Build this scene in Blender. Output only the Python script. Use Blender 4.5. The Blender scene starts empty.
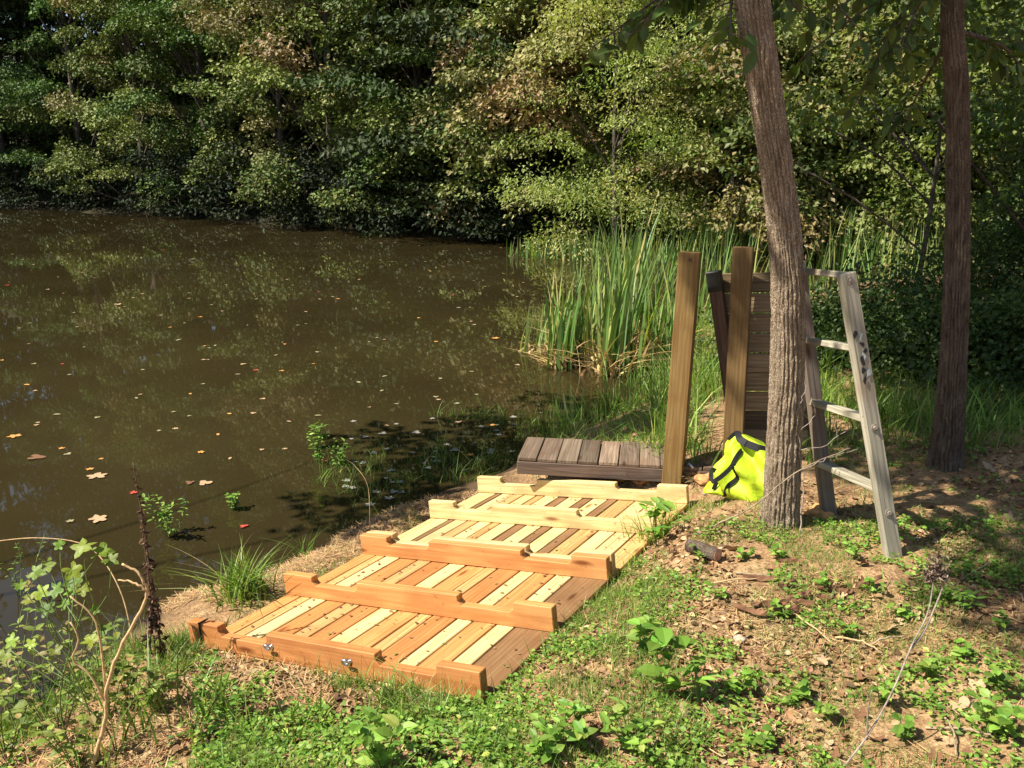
import bpy, math, random
import numpy as np
from mathutils import Vector, Matrix

random.seed(7)
C = bpy.context.scene.collection
SC = bpy.context.scene
R = math.radians

# ------------------------------------------------------------------ camera, sky, sun, exposure
PITCH = R(14.5)
H = 1.85
FPX = 835.0
cam_d = bpy.data.cameras.new("camera")
cam = bpy.data.objects.new("camera", cam_d)
C.objects.link(cam)
cam.location = (0, 0, H)
cam.rotation_euler = (math.pi / 2 - PITCH, 0, 0)
cam_d.sensor_width = 36.0
cam_d.lens = FPX / 1024 * 36.0
cam_d.clip_start = 0.05
cam_d.clip_end = 600
SC.camera = cam

SUN = Vector((-0.62, -0.17, 0.82)).normalized()          # towards the sun
w = bpy.data.worlds.new("World")
SC.world = w
w.use_nodes = True
nt = w.node_tree
sky = nt.nodes.new("ShaderNodeTexSky")
sky.sky_type = 'NISHITA'
sky.sun_disc = False
sky.sun_elevation = math.asin(SUN.z)
sky.sun_rotation = math.atan2(SUN.x, SUN.y)
nt.links.new(sky.outputs[0], nt.nodes["Background"].inputs[0])
nt.nodes["Background"].inputs[1].default_value = 0.07
sd = bpy.data.lights.new("sun", 'SUN')
sd.energy = 5.0
sd.angle = R(0.5)
sd.color = (1.0, 0.93, 0.80)
so = bpy.data.objects.new("sun", sd)
C.objects.link(so)
so.rotation_euler = SUN.to_track_quat('Z', 'Y').to_euler()
SC.view_settings.view_transform = 'Standard'
SC.view_settings.look = 'None'
SC.view_settings.gamma = 1
SC.view_settings.use_curve_mapping = False
SC.view_settings.exposure = 1.02
SC.cycles.max_bounces = 6
SC.cycles.diffuse_bounces = 2
SC.cycles.glossy_bounces = 2
SC.cycles.transmission_bounces = 3
SC.cycles.transparent_max_bounces = 4
SC.cycles.use_denoising = True
SC.cycles.caustics_reflective = False
SC.cycles.caustics_refractive = False

# ------------------------------------------------------------------ geometry of the view (used to place things on the ground)
sa, ca = math.sin(PITCH), math.cos(PITCH)
def cam2w(v):
    x, y, z = v
    return np.array([x, -sa * y + ca * z, -ca * y - sa * z])
def ray(px, py):
    return cam2w(((px - 512) / FPX, (py - 384) / FPX, 1.0))
def on_z(px, py, z=0.0):
    d = ray(px, py); t = (z - H) / d[2]
    return np.array([d[0] * t, d[1] * t, z])
def at_y(px, py, Y):
    d = ray(px, py); t = Y / d[1]
    return np.array([d[0] * t, Y, H + d[2] * t])
def project(p):
    x, y, z = p[0], p[1], p[2] - H
    cy = -sa * y - ca * z; cz = ca * y - sa * z
    return 512 + FPX * x / cz, 384 + FPX * cy / cz

# ------------------------------------------------------------------ noise
_tab = np.random.RandomState(3).rand(256, 256)
def vnoise(x, y):
    x = np.asarray(x, float); y = np.asarray(y, float)
    xi = np.floor(x).astype(int); yi = np.floor(y).astype(int)
    fx = x - xi; fy = y - yi
    fx = fx * fx * (3 - 2 * fx); fy = fy * fy * (3 - 2 * fy)
    a = _tab[xi & 255, yi & 255]; b = _tab[(xi + 1) & 255, yi & 255]
    c = _tab[xi & 255, (yi + 1) & 255]; d = _tab[(xi + 1) & 255, (yi + 1) & 255]
    return (a * (1 - fx) + b * fx) * (1 - fy) + (c * (1 - fx) + d * fx) * fy
def fbm(x, y, o=4):
    s = 0; a = .5
    for i in range(o):
        s = s + a * vnoise(x * 2 ** i + 17.3 * i, y * 2 ** i + 5.1 * i); a *= .5
    return s

# ------------------------------------------------------------------ terrain
shore_px = [(-60, 742), (10, 725), (60, 690), (120, 640), (180, 596), (250, 582), (300, 560), (350, 530), (400, 508), (450, 490), (500, 474),
            (540, 446), (600, 424), (650, 392), (675, 350), (720, 318), (800, 296), (900, 284), (1010, 276),
            (1000, 262), (860, 258), (700, 257), (560, 254), (515, 243), (440, 237), (330, 229), (200, 219), (100, 212), (0, 208), (-160, 203)]
pond = [on_z(x, y)[:2] for x, y in shore_px]
pond += [np.array([-62, 46]), np.array([-66, 10]), np.array([-40, -6]), np.array([-9, -4]), np.array([-8, 1]), np.array([-7.4, 2.8]), np.array([-6, 2.8]), np.array([-5.3, 0]), np.array([-3.6, -0.6])]
pond = np.array(pond)
def sdist(x, y):
    """signed distance to the pond's edge, negative on the water"""
    x = np.asarray(x, float).ravel(); y = np.asarray(y, float).ravel()
    n = len(pond); best = np.full(x.shape, 1e9); inside = np.zeros(x.shape, bool)
    for i in range(n):
        a = pond[i]; b = pond[(i + 1) % n]; e = b - a
        t = np.clip(((x - a[0]) * e[0] + (y - a[1]) * e[1]) / (e @ e), 0, 1)
        dx = x - a[0] - t * e[0]; dy = y - a[1] - t * e[1]
        best = np.minimum(best, dx * dx + dy * dy)
        c = ((a[1] > y) != (b[1] > y))
        with np.errstate(divide='ignore', invalid='ignore'):
            xs = a[0] + (y - a[1]) * e[0] / (e[1] if abs(e[1]) > 1e-9 else 1e-9)
        inside ^= c & (x < xs)
    d = np.sqrt(best)
    return np.where(inside, -d, d)

# pose of the two pallets (common plane), from their corners in the photograph
PU = cam2w((0.87579762, -0.01373077, -0.48248315))
PV = cam2w((0.47453378, -0.1583621, 0.86587478))
PN = np.cross(PU, PV)
PT = cam2w((-1.14780184, 0.93580778, 3.02233028)) + np.array([0, 0, H])
def hf(x, y):
    sh = np.shape(x)
    x = np.asarray(x, float).ravel(); y = np.asarray(y, float).ravel()
    d = sdist(x, y)
    dp = np.maximum(d, 0)
    z = 0.48 * (1 - np.exp(-dp / 0.95)) + 0.012 * dp
    far = np.clip((y - 9) / 8, 0, 1)
    z = z + far * 0.30 * np.maximum(dp - 2.5, 0) ** 1.05
    z = np.minimum(z, 13 + 2 * fbm(x * .05, y * .05))
    lump = (fbm(x * 1.1, y * 1.1) - .47) * .16 + (fbm(x * 6, y * 6) - .47) * .03 + (fbm(x * 22, y * 22, 2) - .37) * .012
    z = z + lump * np.clip(dp / .5, 0, 1) * (1 + far * 2)
    z = np.where(d > 0, np.maximum(z, 0.006 + 0.1 * np.minimum(d, .2)), np.maximum(-0.7, d * 0.35))
    # bed of the pallets
    rx = x - PT[0]; ry = y - PT[1]
    det = PU[0] * PV[1] - PU[1] * PV[0]
    u = (rx * PV[1] - ry * PV[0]) / det; v = (ry * PU[0] - rx * PU[1]) / det
    out = np.hypot(np.maximum(np.maximum(-u, u - 1.22), 0), np.maximum(np.maximum(-v, v - 2.08), 0))
    wgt = np.clip(1 - out / .38, 0, 1); wgt = wgt * wgt * (3 - 2 * wgt)
    pz = PT[2] + u * PU[2] + v * PV[2] - .032 + .030 * np.clip((out - .006) / .05, 0, 1) * np.clip((v < 0) + (u > 1.2) + 0.0, 0.15, 1) + (fbm(x * 6, y * 6) - .47) * .05 * np.clip(out / .12, 0, 1) + (fbm(x * 25, y * 25) - .47) * .03 * np.clip(out / .12, 0, 1)
    pz = np.maximum(pz, 0.02)
    z = np.where(d > -.12, z * (1 - wgt) + pz * wgt, z)
    return z.reshape(sh)
def g(px, py):
    """the point of the ground seen at a pixel"""
    d = ray(px, py)
    t = np.concatenate([np.linspace(1.0, 12, 1600), np.linspace(12.02, 90, 2000)])
    P = d[None, :] * t[:, None]
    z = np.maximum(hf(P[:, 0], P[:, 1]), 0)
    i = np.argmax(P[:, 2] + H <= z)
    p = P[i]
    return np.array([p[0], p[1], float(hf(np.array([p[0]]), np.array([p[1]]))[0])])
def hz(x, y):
    return float(hf(np.array([x]), np.array([y]))[0])

# ------------------------------------------------------------------ material helpers
def new_mat(name):
    m = bpy.data.materials.new(name); m.use_nodes = True
    return m, m.node_tree, m.node_tree.nodes["Principled BSDF"]
def nd(t, typ, **k):
    n = t.nodes.new(typ)
    for a, b in k.items():
        if isinstance(a, str) and a.startswith("i_"):
            n.inputs[a[2:].replace("_", " ")].default_value = b
        else:
            setattr(n, a, b)
    return n
def ramp(t, stops):
    n = t.nodes.new("ShaderNodeValToRGB")
    e = n.color_ramp.elements
    e[0].position, e[0].color = stops[0][0], (*stops[0][1], 1)
    e[1].position, e[1].color = stops[-1][0], (*stops[-1][1], 1)
    for p, c in stops[1:-1]:
        q = e.new(p); q.color = (*c, 1)
    return n
def mixc(t, fac, a, b, mode='MIX'):
    n = t.nodes.new("ShaderNodeMix"); n.data_type = 'RGBA'; n.blend_type = mode
    for s, v in ((n.inputs[0], fac), (n.inputs[6], a), (n.inputs[7], b)):
        if isinstance(v, (float, int)): s.default_value = v
        elif isinstance(v, tuple): s.default_value = (*v, 1)
        else: t.links.new(v, s)
    return n.outputs[2]
def bump(t, h, strength, dist, bsdf):
    b = t.nodes.new("ShaderNodeBump"); b.inputs["Strength"].default_value = strength; b.inputs["Distance"].default_value = dist
    t.links.new(h, b.inputs["Height"]); t.links.new(b.outputs[0], bsdf.inputs["Normal"]); return b

def leaf_mat(name, transl=.35, rough=.5, spec=.35):
    """leaves: albedo from the per-leaf colour of the mesh, part of the light passes through"""
    m, t, b = new_mat(name)
    a = nd(t, "ShaderNodeAttribute", attribute_name="tint")
    b.inputs["Roughness"].default_value = rough
    b.inputs["Specular IOR Level"].default_value = spec
    t.links.new(a.outputs["Color"], b.inputs["Base Color"])
    tr = nd(t, "ShaderNodeBsdfTranslucent")
    c = mixc(t, 1.0, a.outputs["Color"], (1.1, 1.25, .45), 'MULTIPLY')
    t.links.new(c, tr.inputs["Color"])
    mx = nd(t, "ShaderNodeMixShader"); mx.inputs[0].default_value = transl
    t.links.new(b.outputs[0], mx.inputs[1]); t.links.new(tr.outputs[0], mx.inputs[2])
    t.links.new(mx.outputs[0], t.nodes["Material Output"].inputs[0])
    return m
M = {}
M['leaf'] = leaf_mat('leaf')
M['far_leaf'] = leaf_mat('far_leaf', .12, .6, .25)
M['grass'] = leaf_mat('grass_blade', .3, .45, .4)
M['dry'] = leaf_mat('dry_leaf', .15, .8, .15)

# wood: grain along the object's own long axis, the tint of each board from the object's colour
def wood_mat(name, grain=1.0, knots=True, rough=.65, weather=0.0):
    m, t, b = new_mat(name)
    tc = nd(t, "ShaderNodeTexCoord"); oi = nd(t, "ShaderNodeObjectInfo")
    mp = nd(t, "ShaderNodeMapping"); mp.inputs["Scale"].default_value = (1, 1, 1)
    add = nd(t, "ShaderNodeVectorMath", operation='ADD')
    sc = nd(t, "ShaderNodeVectorMath", operation='SCALE'); sc.inputs[3].default_value = 31.0
    cmb = nd(t, "ShaderNodeCombineXYZ")
    t.links.new(oi.outputs["Random"], cmb.inputs[0]); t.links.new(oi.outputs["Random"], cmb.inputs[1])
    t.links.new(cmb.outputs[0], sc.inputs[0]); t.links.new(tc.outputs["Object"], add.inputs[0]); t.links.new(sc.outputs[0], add.inputs[1])
    mp.inputs["Scale"].default_value = (1.6, 34, 34)
    t.links.new(add.outputs[0], mp.inputs[0])
    n1 = nd(t, "ShaderNodeTexNoise"); n1.inputs["Scale"].default_value = 1.3; n1.inputs["Detail"].default_value = 5; n1.inputs["Distortion"].default_value = 1.2
    t.links.new(mp.outputs[0], n1.inputs["Vector"])
    wv = nd(t, "ShaderNodeTexWave", wave_type='BANDS', bands_direction='Y'); wv.inputs["Scale"].default_value = 10; wv.inputs["Distortion"].default_value = 9
    wv.inputs["Detail"].default_value = 2; wv.inputs["Detail Scale"].default_value = .6
    mp2 = nd(t, "ShaderNodeMapping"); mp2.inputs["Scale"].default_value = (.35, 1.6, 1.6)
    t.links.new(add.outputs[0], mp2.inputs[0]); t.links.new(mp2.outputs[0], wv.inputs["Vector"])
    n2 = nd(t, "ShaderNodeTexNoise"); n2.inputs["Scale"].default_value = 5; n2.inputs["Detail"].default_value = 6
    t.links.new(add.outputs[0], n2.inputs["Vector"])
    dark = mixc(t, 1.0, oi.outputs["Color"], (.60, .44, .32) if not weather else (.42, .41, .37), 'MULTIPLY')
    r1 = ramp(t, [(.36, (0, 0, 0)), (.66, (1, 1, 1))]); t.links.new(n1.outputs[0], r1.inputs[0])
    f1 = nd(t, "ShaderNodeMath", operation='MULTIPLY'); f1.inputs[1].default_value = .58 * grain if not weather else .8
    t.links.new(r1.outputs[0], f1.inputs[0])
    col = mixc(t, f1.outputs[0], oi.outputs["Color"], dark)
    r2 = ramp(t, [(.55, (0, 0, 0)), (.95, (1, 1, 1))]); t.links.new(wv.outputs[0], r2.inputs[0])
    f2 = nd(t, "ShaderNodeMath", operation='MULTIPLY'); f2.inputs[1].default_value = .38 * grain
    t.links.new(r2.outputs[0], f2.inputs[0])
    col = mixc(t, f2.outputs[0], col, dark)
    r3 = ramp(t, [(.52, (0, 0, 0)), (.72, (1, 1, 1))]); t.links.new(n2.outputs[0], r3.inputs[0])
    f3 = nd(t, "ShaderNodeMath", operation='MULTIPLY'); f3.inputs[1].default_value = .6 if not weather else .7
    t.links.new(r3.outputs[0], f3.inputs[0])
    soil = mixc(t, 1.0, oi.outputs["Color"], (.62, .50, .42), 'MULTIPLY')
    col = mixc(t, f3.outputs[0], col, soil)
    n5 = nd(t, "ShaderNodeTexNoise"); n5.inputs["Scale"].default_value = 55; n5.inputs["Detail"].default_value = 3; n5.inputs["Distortion"].default_value = 1
    t.links.new(add.outputs[0], n5.inputs["Vector"])
    r5 = ramp(t, [(.64, (0, 0, 0)), (.74, (.55, .55, .55))]); t.links.new(n5.outputs[0], r5.inputs[0])
    col = mixc(t, r5.outputs[0], col, (.13, .075, .04))
    if knots:
        vo = nd(t, "ShaderNodeTexVoronoi"); vo.inputs["Scale"].default_value = 1.0
        mp3 = nd(t, "ShaderNodeMapping"); mp3.inputs["Scale"].default_value = (2.3, 9, 9)
        t.links.new(add.outputs[0], mp3.inputs[0]); t.links.new(mp3.outputs[0], vo.inputs["Vector"])
        r4 = ramp(t, [(.05, (1, 1, 1)), (.13, (0, 0, 0))]); t.links.new(vo.outputs["Distance"], r4.inputs[0])
        kd = mixc(t, 1.0, oi.outputs["Color"], (.32, .20, .12), 'MULTIPLY')
        col = mixc(t, r4.outputs[0], col, kd)
    t.links.new(col, b.inputs["Base Color"])
    b.inputs["Roughness"].default_value = rough
    b.inputs["Specular IOR Level"].default_value = .3
    bump(t, n1.outputs[0], .35 if not weather else .9, .004, b)
    return m
M['wood'] = wood_mat('sawn_pine')
M['old_wood'] = wood_mat('weathered_wood', weather=1.0, rough=.85)
M['post_wood'] = wood_mat('treated_wood', grain=1.2, rough=.7)

def bark_mat(name, c1, c2, c3):
    m, t, b = new_mat(name)
    tc = nd(t, "ShaderNodeTexCoord")
    mp = nd(t, "ShaderNodeMapping"); mp.inputs["Scale"].default_value = (1, 1, .28)
    t.links.new(tc.outputs["Object"], mp.inputs[0])
    n = nd(t, "ShaderNodeTexNoise"); n.inputs["Scale"].default_value = 42; n.inputs["Detail"].default_value = 7; n.inputs["Roughness"].default_value = .65
    t.links.new(mp.outputs[0], n.inputs["Vector"])
    r = ramp(t, [(.33, c1), (.5, c2), (.68, c3)]); t.links.new(n.outputs[0], r.inputs[0])
    n2 = nd(t, "ShaderNodeTexNoise"); n2.inputs["Scale"].default_value = 4; n2.inputs["Detail"].default_value = 4
    t.links.new(tc.outputs["Object"], n2.inputs["Vector"])
    r2 = ramp(t, [(.5, (0, 0, 0)), (.75, (1, 1, 1))]); t.links.new(n2.outputs[0], r2.inputs[0])
    f = nd(t, "ShaderNodeMath", operation='MULTIPLY'); f.inputs[1].default_value = .5; t.links.new(r2.outputs[0], f.inputs[0])
    at = nd(t, "ShaderNodeAttribute", attribute_name="groove")
    col = mixc(t, f.outputs[0], r.outputs[0], (.36, .28, .20))
    gf = nd(t, "ShaderNodeMath", operation='MULTIPLY'); gf.inputs[1].default_value = .38; t.links.new(at.outputs["Fac"], gf.inputs[0])
    col = mixc(t, gf.outputs[0], col, tuple(x * .6 for x in c1))
    t.links.new(col, b.inputs["Base Color"])
    b.inputs["Roughness"].default_value = .9; b.inputs["Specular IOR Level"].default_value = .2
    b1 = bump(t, n.outputs[0], .9, .012, b)
    mq = nd(t, "ShaderNodeMapping"); mq.inputs["Scale"].default_value = (52, 52, 15)
    t.links.new(tc.outputs["Object"], mq.inputs[0])
    vo = nd(t, "ShaderNodeTexVoronoi", feature='DISTANCE_TO_EDGE'); t.links.new(mq.outputs[0], vo.inputs["Vector"])
    rv_ = ramp(t, [(.0, (0, 0, 0)), (.22, (1, 1, 1))]); t.links.new(vo.outputs["Distance"], rv_.inputs[0])
    b3 = nd(t, "ShaderNodeBump"); b3.inputs["Strength"].default_value = .8; b3.inputs["Distance"].default_value = .008
    t.links.new(rv_.outputs[0], b3.inputs["Height"]); t.links.new(b1.outputs[0], b3.inputs["Normal"]); t.links.new(b3.outputs[0], b.inputs["Normal"])
    cr = nd(t, "ShaderNodeMath", operation='MULTIPLY_ADD'); cr.inputs[1].default_value = -.4; cr.inputs[2].default_value = .4
    t.links.new(rv_.outputs[0], cr.inputs[0]); col = mixc(t, cr.outputs[0], col, tuple(x * .6 for x in c1)); t.links.new(col, b.inputs["Base Color"])
    return m
M['bark'] = bark_mat('bark', (.25, .18, .12), (.47, .36, .25), (.62, .50, .37))
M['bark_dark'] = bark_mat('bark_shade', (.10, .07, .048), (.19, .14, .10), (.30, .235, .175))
M['far_bark'] = bark_mat('far_bark', (.06, .05, .04), (.14, .11, .09), (.26, .23, .2))

def plain(name, col, rough=.7, metal=0.0, var=.0, scale=20, spec=.4):
    m, t, b = new_mat(name)
    b.inputs["Roughness"].default_value = rough; b.inputs["Metallic"].default_value = metal
    b.inputs["Specular IOR Level"].default_value = spec
    tc = nd(t, "ShaderNodeTexCoord")
    n = nd(t, "ShaderNodeTexNoise"); n.inputs["Scale"].default_value = scale; n.inputs["Detail"].default_value = 5
    t.links.new(tc.outputs["Object"], n.inputs["Vector"])
    r = ramp(t, [(.3, tuple(x * (1 - var) for x in col)), (.7, tuple(min(1, x * (1 + var)) for x in col))])
    t.links.new(n.outputs[0], r.inputs[0]); t.links.new(r.outputs[0], b.inputs["Base Color"])
    bump(t, n.outputs[0], .3, .003, b)
    return m
M['twig'] = plain('twig_bark', (.30, .22, .14), .85, 0, .4, 60)
M['twig_pale'] = plain('dry_twig', (.50, .34, .17), .8, 0, .3, 60)
M['twig_grey'] = plain('grey_twig', (.27, .22, .18), .9, 0, .4, 80)
M['dead_brown'] = plain('dead_stalk', (.12, .07, .045), .9, 0, .5, 90)
M['stem_green'] = plain('green_stem', (.12, .18, .04), .6, 0, .3, 40)
M['steel'] = plain('zinc_steel', (.75, .75, .76), .28, 1, .1, 90)
M['tape'] = plain('black_tape', (.018, .018, .018), .5, 0, .3, 40)
M['black'] = plain('black_webbing', (.02, .02, .022), .75, 0, .3, 300)
M['flake'] = plain('blue_grey_paint_flake', (.42, .48, .47), .7, 0, .4, 200)
M['white'] = plain('white_plastic', (.8, .8, .78), .4, 0, .05, 50)
M['stone'] = plain('stone', (.42, .32, .24), .9, 0, .35, 40)
M['cut_wood'] = plain('cut_end_wood', (.55, .28, .17), .8, 0, .25, 60)
M['leaf_tan'] = plain('dead_leaf_tan', (.40, .27, .155), .8, 0, .35, 40, .2)
M['leaf_brown'] = plain('dead_leaf_brown', (.17, .085, .045), .8, 0, .45, 40, .2)
M['leaf_red'] = plain('dead_leaf_red', (.42, .06, .035), .7, 0, .35, 40, .3)
M['leaf_orange'] = plain('dead_leaf_orange', (.55, .26, .07), .7, 0, .3, 40, .3)
M['leaf_pale'] = plain('dead_leaf_pale', (.27, .24, .13), .7, 0, .3, 40, .3)
M['leaf_grey'] = plain('dead_leaf_grey', (.25, .24, .20), .6, 0, .3, 40, .4)

# ------------------------------------------------------------------ object helpers
def tag(o, label=None, cat=None, group=None, kind=None):
    if label: o['label'] = label
    if cat: o['category'] = cat
    if group: o['group'] = group
    if kind: o['kind'] = kind
    return o
def thing(name, loc, label, cat, group=None):
    o = bpy.data.objects.new(name, None); C.objects.link(o)
    o.location = Vector([float(v) for v in loc]); o.empty_display_size = .1
    return tag(o, label, cat, group)
def wloc(o):
    p = Vector((0, 0, 0))
    while o is not None:
        p = p + o.location; o = o.parent
    return np.array(p)
def link(name, me, mat, parent=None, loc=None):
    o = bpy.data.objects.new(name, me); C.objects.link(o)
    if mat is not None:
        for mm in (mat if isinstance(mat, (list, tuple)) else [mat]):
            me.materials.append(mm)
    if parent is not None: o.parent = parent
    if loc is not None: o.location = Vector([float(v) for v in loc])
    return o
def np_mesh(name, V, faces, tint=None, smooth=False, attr=None):
    """faces: list of int arrays (n, k)"""
    me = bpy.data.meshes.new(name)
    V = np.asarray(V, np.float32)
    loops = np.concatenate([f.ravel() for f in faces]).astype(np.int32)
    sizes = np.concatenate([np.full(len(f), f.shape[1]) for f in faces]).astype(np.int32)
    starts = np.concatenate([[0], np.cumsum(sizes)[:-1]]).astype(np.int32)
    me.vertices.add(len(V)); me.vertices.foreach_set("co", V.ravel())
    me.loops.add(len(loops)); me.loops.foreach_set("vertex_index", loops)
    me.polygons.add(len(sizes)); me.polygons.foreach_set("loop_start", starts)
    me.polygons.foreach_set("use_smooth", np.full(len(sizes), smooth))
    if tint is not None:
        a = me.color_attributes.new("tint", 'FLOAT_COLOR', 'POINT')
        t = np.ones((len(V), 4), np.float32); t[:, :3] = tint
        a.data.foreach_set("color", t.ravel())
    if attr is not None:
        a = me.attributes.new(attr[0], 'FLOAT', 'POINT'); a.data.foreach_set("value", np.asarray(attr[1], np.float32))
    me.update(calc_edges=True); me.validate()
    return me

class MB:
    def __init__(s): s.V = []; s.F = []; s.n = 0
    def add(s, V, F):
        V = np.asarray(V, float); s.V.append(V)
        s.F += [tuple(i + s.n for i in f) for f in F]; s.n += len(V)
    def box(s, c, size, rot=None, bev=0.0):
        """bevelled box"""
        hx, hy, hz_ = [q / 2 for q in size]; b = min(bev, hx * .9, hy * .9, hz_ * .9)
        if b <= 0:
            V = np.array([[x, y, z] for x in (-hx, hx) for y in (-hy, hy) for z in (-hz_, hz_)])
            F = [(0, 1, 3, 2), (4, 6, 7, 5), (0, 4, 5, 1), (2, 3, 7, 6), (0, 2, 6, 4), (1, 5, 7, 3)]
        else:
            V = []; idx = {}
            for sx in (-1, 1):
                for sy in (-1, 1):
                    for sz in (-1, 1):
                        for k in range(3):
                            p = [sx * (hx - b), sy * (hy - b), sz * (hz_ - b)]
                            p[k] = (sx, sy, sz)[k] * (hx, hy, hz_)[k]
                            idx[(sx, sy, sz, k)] = len(V); V.append(p)
            F = []
            for k in range(3):
                a, c2 = [i for i in range(3) if i != k]
                for sg in (-1, 1):
                    q = []
                    for (i, j) in ((-1, -1), (1, -1), (1, 1), (-1, 1)):
                        t = [0, 0, 0]; t[k] = sg; t[a] = i; t[c2] = j
                        q.append(idx[(*t, k)])
                    if (sg > 0) != (k != 1): q = q[::-1]
                    F.append(tuple(q))
            for k in range(3):                      # edges along axis k
                a, c2 = [i for i in range(3) if i != k]
                for i in (-1, 1):
                    for j in (-1, 1):
                        q = []
                        for sg, kk in ((-1, a), (1, a), (1, c2), (-1, c2)):
                            t = [0, 0, 0]; t[k] = sg; t[a] = i; t[c2] = j
                            q.append(idx[(*t, kk)])
                        F.append(tuple(q))
            for sx in (-1, 1):
                for sy in (-1, 1):
                    for sz in (-1, 1):
                        F.append((idx[(sx, sy, sz, 0)], idx[(sx, sy, sz, 1)], idx[(sx, sy, sz, 2)]))
            V = np.array(V)
        if rot is not None: V = V @ np.asarray(rot).T
        s.add(V + np.asarray(c), F)
    def tube(s, pts, rad, n=8, cap=True):
        V, F = tube_np(pts, rad, n)
        F = [tuple(f) for f in F]
        if cap:
            F.append(tuple(range(n))[::-1]); F.append(tuple(range(len(V) - n, len(V))))
        s.add(V, F)
    def build(s, name, mat, parent=None, smooth=False, local=False, origin=None):
        V = np.concatenate(s.V)
        off = np.zeros(3)
        if not local:
            base = wloc(parent) if parent is not None else np.zeros(3)
            if parent is None and origin is None: origin = [*(V.min(0) + V.max(0))[:2] / 2, V[:, 2].min()]
            if origin is not None: base = np.asarray(origin, float)
            V = V - base; off = base - (wloc(parent) if parent is not None else 0)
        me = bpy.data.meshes.new(name)
        me.from_pydata([tuple(v) for v in V], [], s.F)
        if smooth: me.polygons.foreach_set("use_smooth", [True] * len(me.polygons))
        me.update()
        import bmesh
        bm = bmesh.new(); bm.from_mesh(me); bmesh.ops.recalc_face_normals(bm, faces=bm.faces); bm.to_mesh(me); bm.free()
        o = link(name, me, mat, parent)
        if not local: o.location = Vector([float(q) for q in off])
        return o
def frames(P):
    T = np.gradient(P, axis=0); T /= np.linalg.norm(T, axis=1)[:, None] + 1e-12
    ref = np.array([0.13, 1, 0.07]) if abs(T[0] @ np.array([0, 1, 0])) < .9 else np.array([1., 0, 0])
    A = []; a = ref
    for t in T:
        a = a - t * (a @ t); a = a / (np.linalg.norm(a) + 1e-12); A.append(a)
    A = np.array(A); B = np.cross(T, A)
    return T, A, B
def tube_np(pts, rad, n):
    P = np.asarray(pts, float); T, A, B = frames(P)
    rad = np.broadcast_to(np.asarray(rad, float), (len(P),))
    th = np.arange(n) * 2 * np.pi / n
    V = P[:, None] + rad[:, None, None] * (np.cos(th)[None, :, None] * A[:, None] + np.sin(th)[None, :, None] * B[:, None])
    V = V.reshape(-1, 3)
    i = np.arange(len(P) - 1)[:, None] * n; j = np.arange(n)[None]; k = (j + 1) % n
    F = np.stack([i + j, i + k, i + n + k, i + n + j], -1).reshape(-1, 4)
    return V, F
def spline(pts, m):
    """smooth curve through points"""
    P = np.asarray(pts, float); n = len(P)
    if n < 3:
        t = np.linspace(0, 1, m)[:, None]; return P[0] * (1 - t) + P[-1] * t
    Q = np.vstack([2 * P[0] - P[1], P, 2 * P[-1] - P[-2]])
    out = []
    for s in np.linspace(0, n - 1 - 1e-6, m):
        i = int(s); f = s - i; a, b, c, d = Q[i:i + 4]
        out.append(.5 * (2 * b + (c - a) * f + (2 * a - 5 * b + 4 * c - d) * f * f + (3 * b - a - 3 * c + d) * f ** 3))
    return np.array(out)
def unit(v):
    v = np.asarray(v, float); return v / (np.linalg.norm(v, axis=-1, keepdims=True) + 1e-12)

def leaves_np(Cn, D, N, L, Wd, col, fold=.25, stations=((0, 0), (.5, 1), (1, 0)), droop=0.0):
    """Leaves as one point set. Cn base points, D direction of the tip, N rough upward normal, L length, Wd half width, col (n,3)."""
    n = len(Cn); D = unit(D); S = unit(np.cross(D, N)); N = np.cross(S, D)
    L = np.broadcast_to(L, (n,))[:, None]; Wd = np.broadcast_to(Wd, (n,))[:, None]
    st = list(stations); Vs = []; F = []; idx = 0; prev = None
    for q, (s, wq) in enumerate(st):
        c = Cn + D * L * s - N * L * droop * s * s
        if wq <= 0:
            Vs.append(c[:, None]); cur = (idx,); idx += 1
        else:
            up = N * Wd * wq * fold
            Vs.append(np.stack([c - S * Wd * wq + up, c, c + S * Wd * wq + up], 1)); cur = (idx, idx + 1, idx + 2); idx += 3
        if prev is not None:
            if len(prev) == 1 and len(cur) == 3: F += [(prev[0], cur[1], cur[0]), (prev[0], cur[2], cur[1])]
            elif len(prev) == 3 and len(cur) == 1: F += [(prev[0], prev[1], cur[0]), (prev[1], prev[2], cur[0])]
            elif len(prev) == 3: F += [(prev[0], prev[1], cur[1], cur[0]), (prev[1], prev[2], cur[2], cur[1])]
        prev = cur
    V = np.concatenate(Vs, 1); k = V.shape[1]; V = V.reshape(-1, 3)
    base = (np.arange(n) * k)[:, None]
    faces = []
    for sz in (3, 4):
        f = np.array([q for q in F if len(q) == sz], int)
        if len(f): faces.append((base[:, None, :] + f[None]).reshape(-1, sz))
    return V, faces, np.repeat(col, k, 0)
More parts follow.
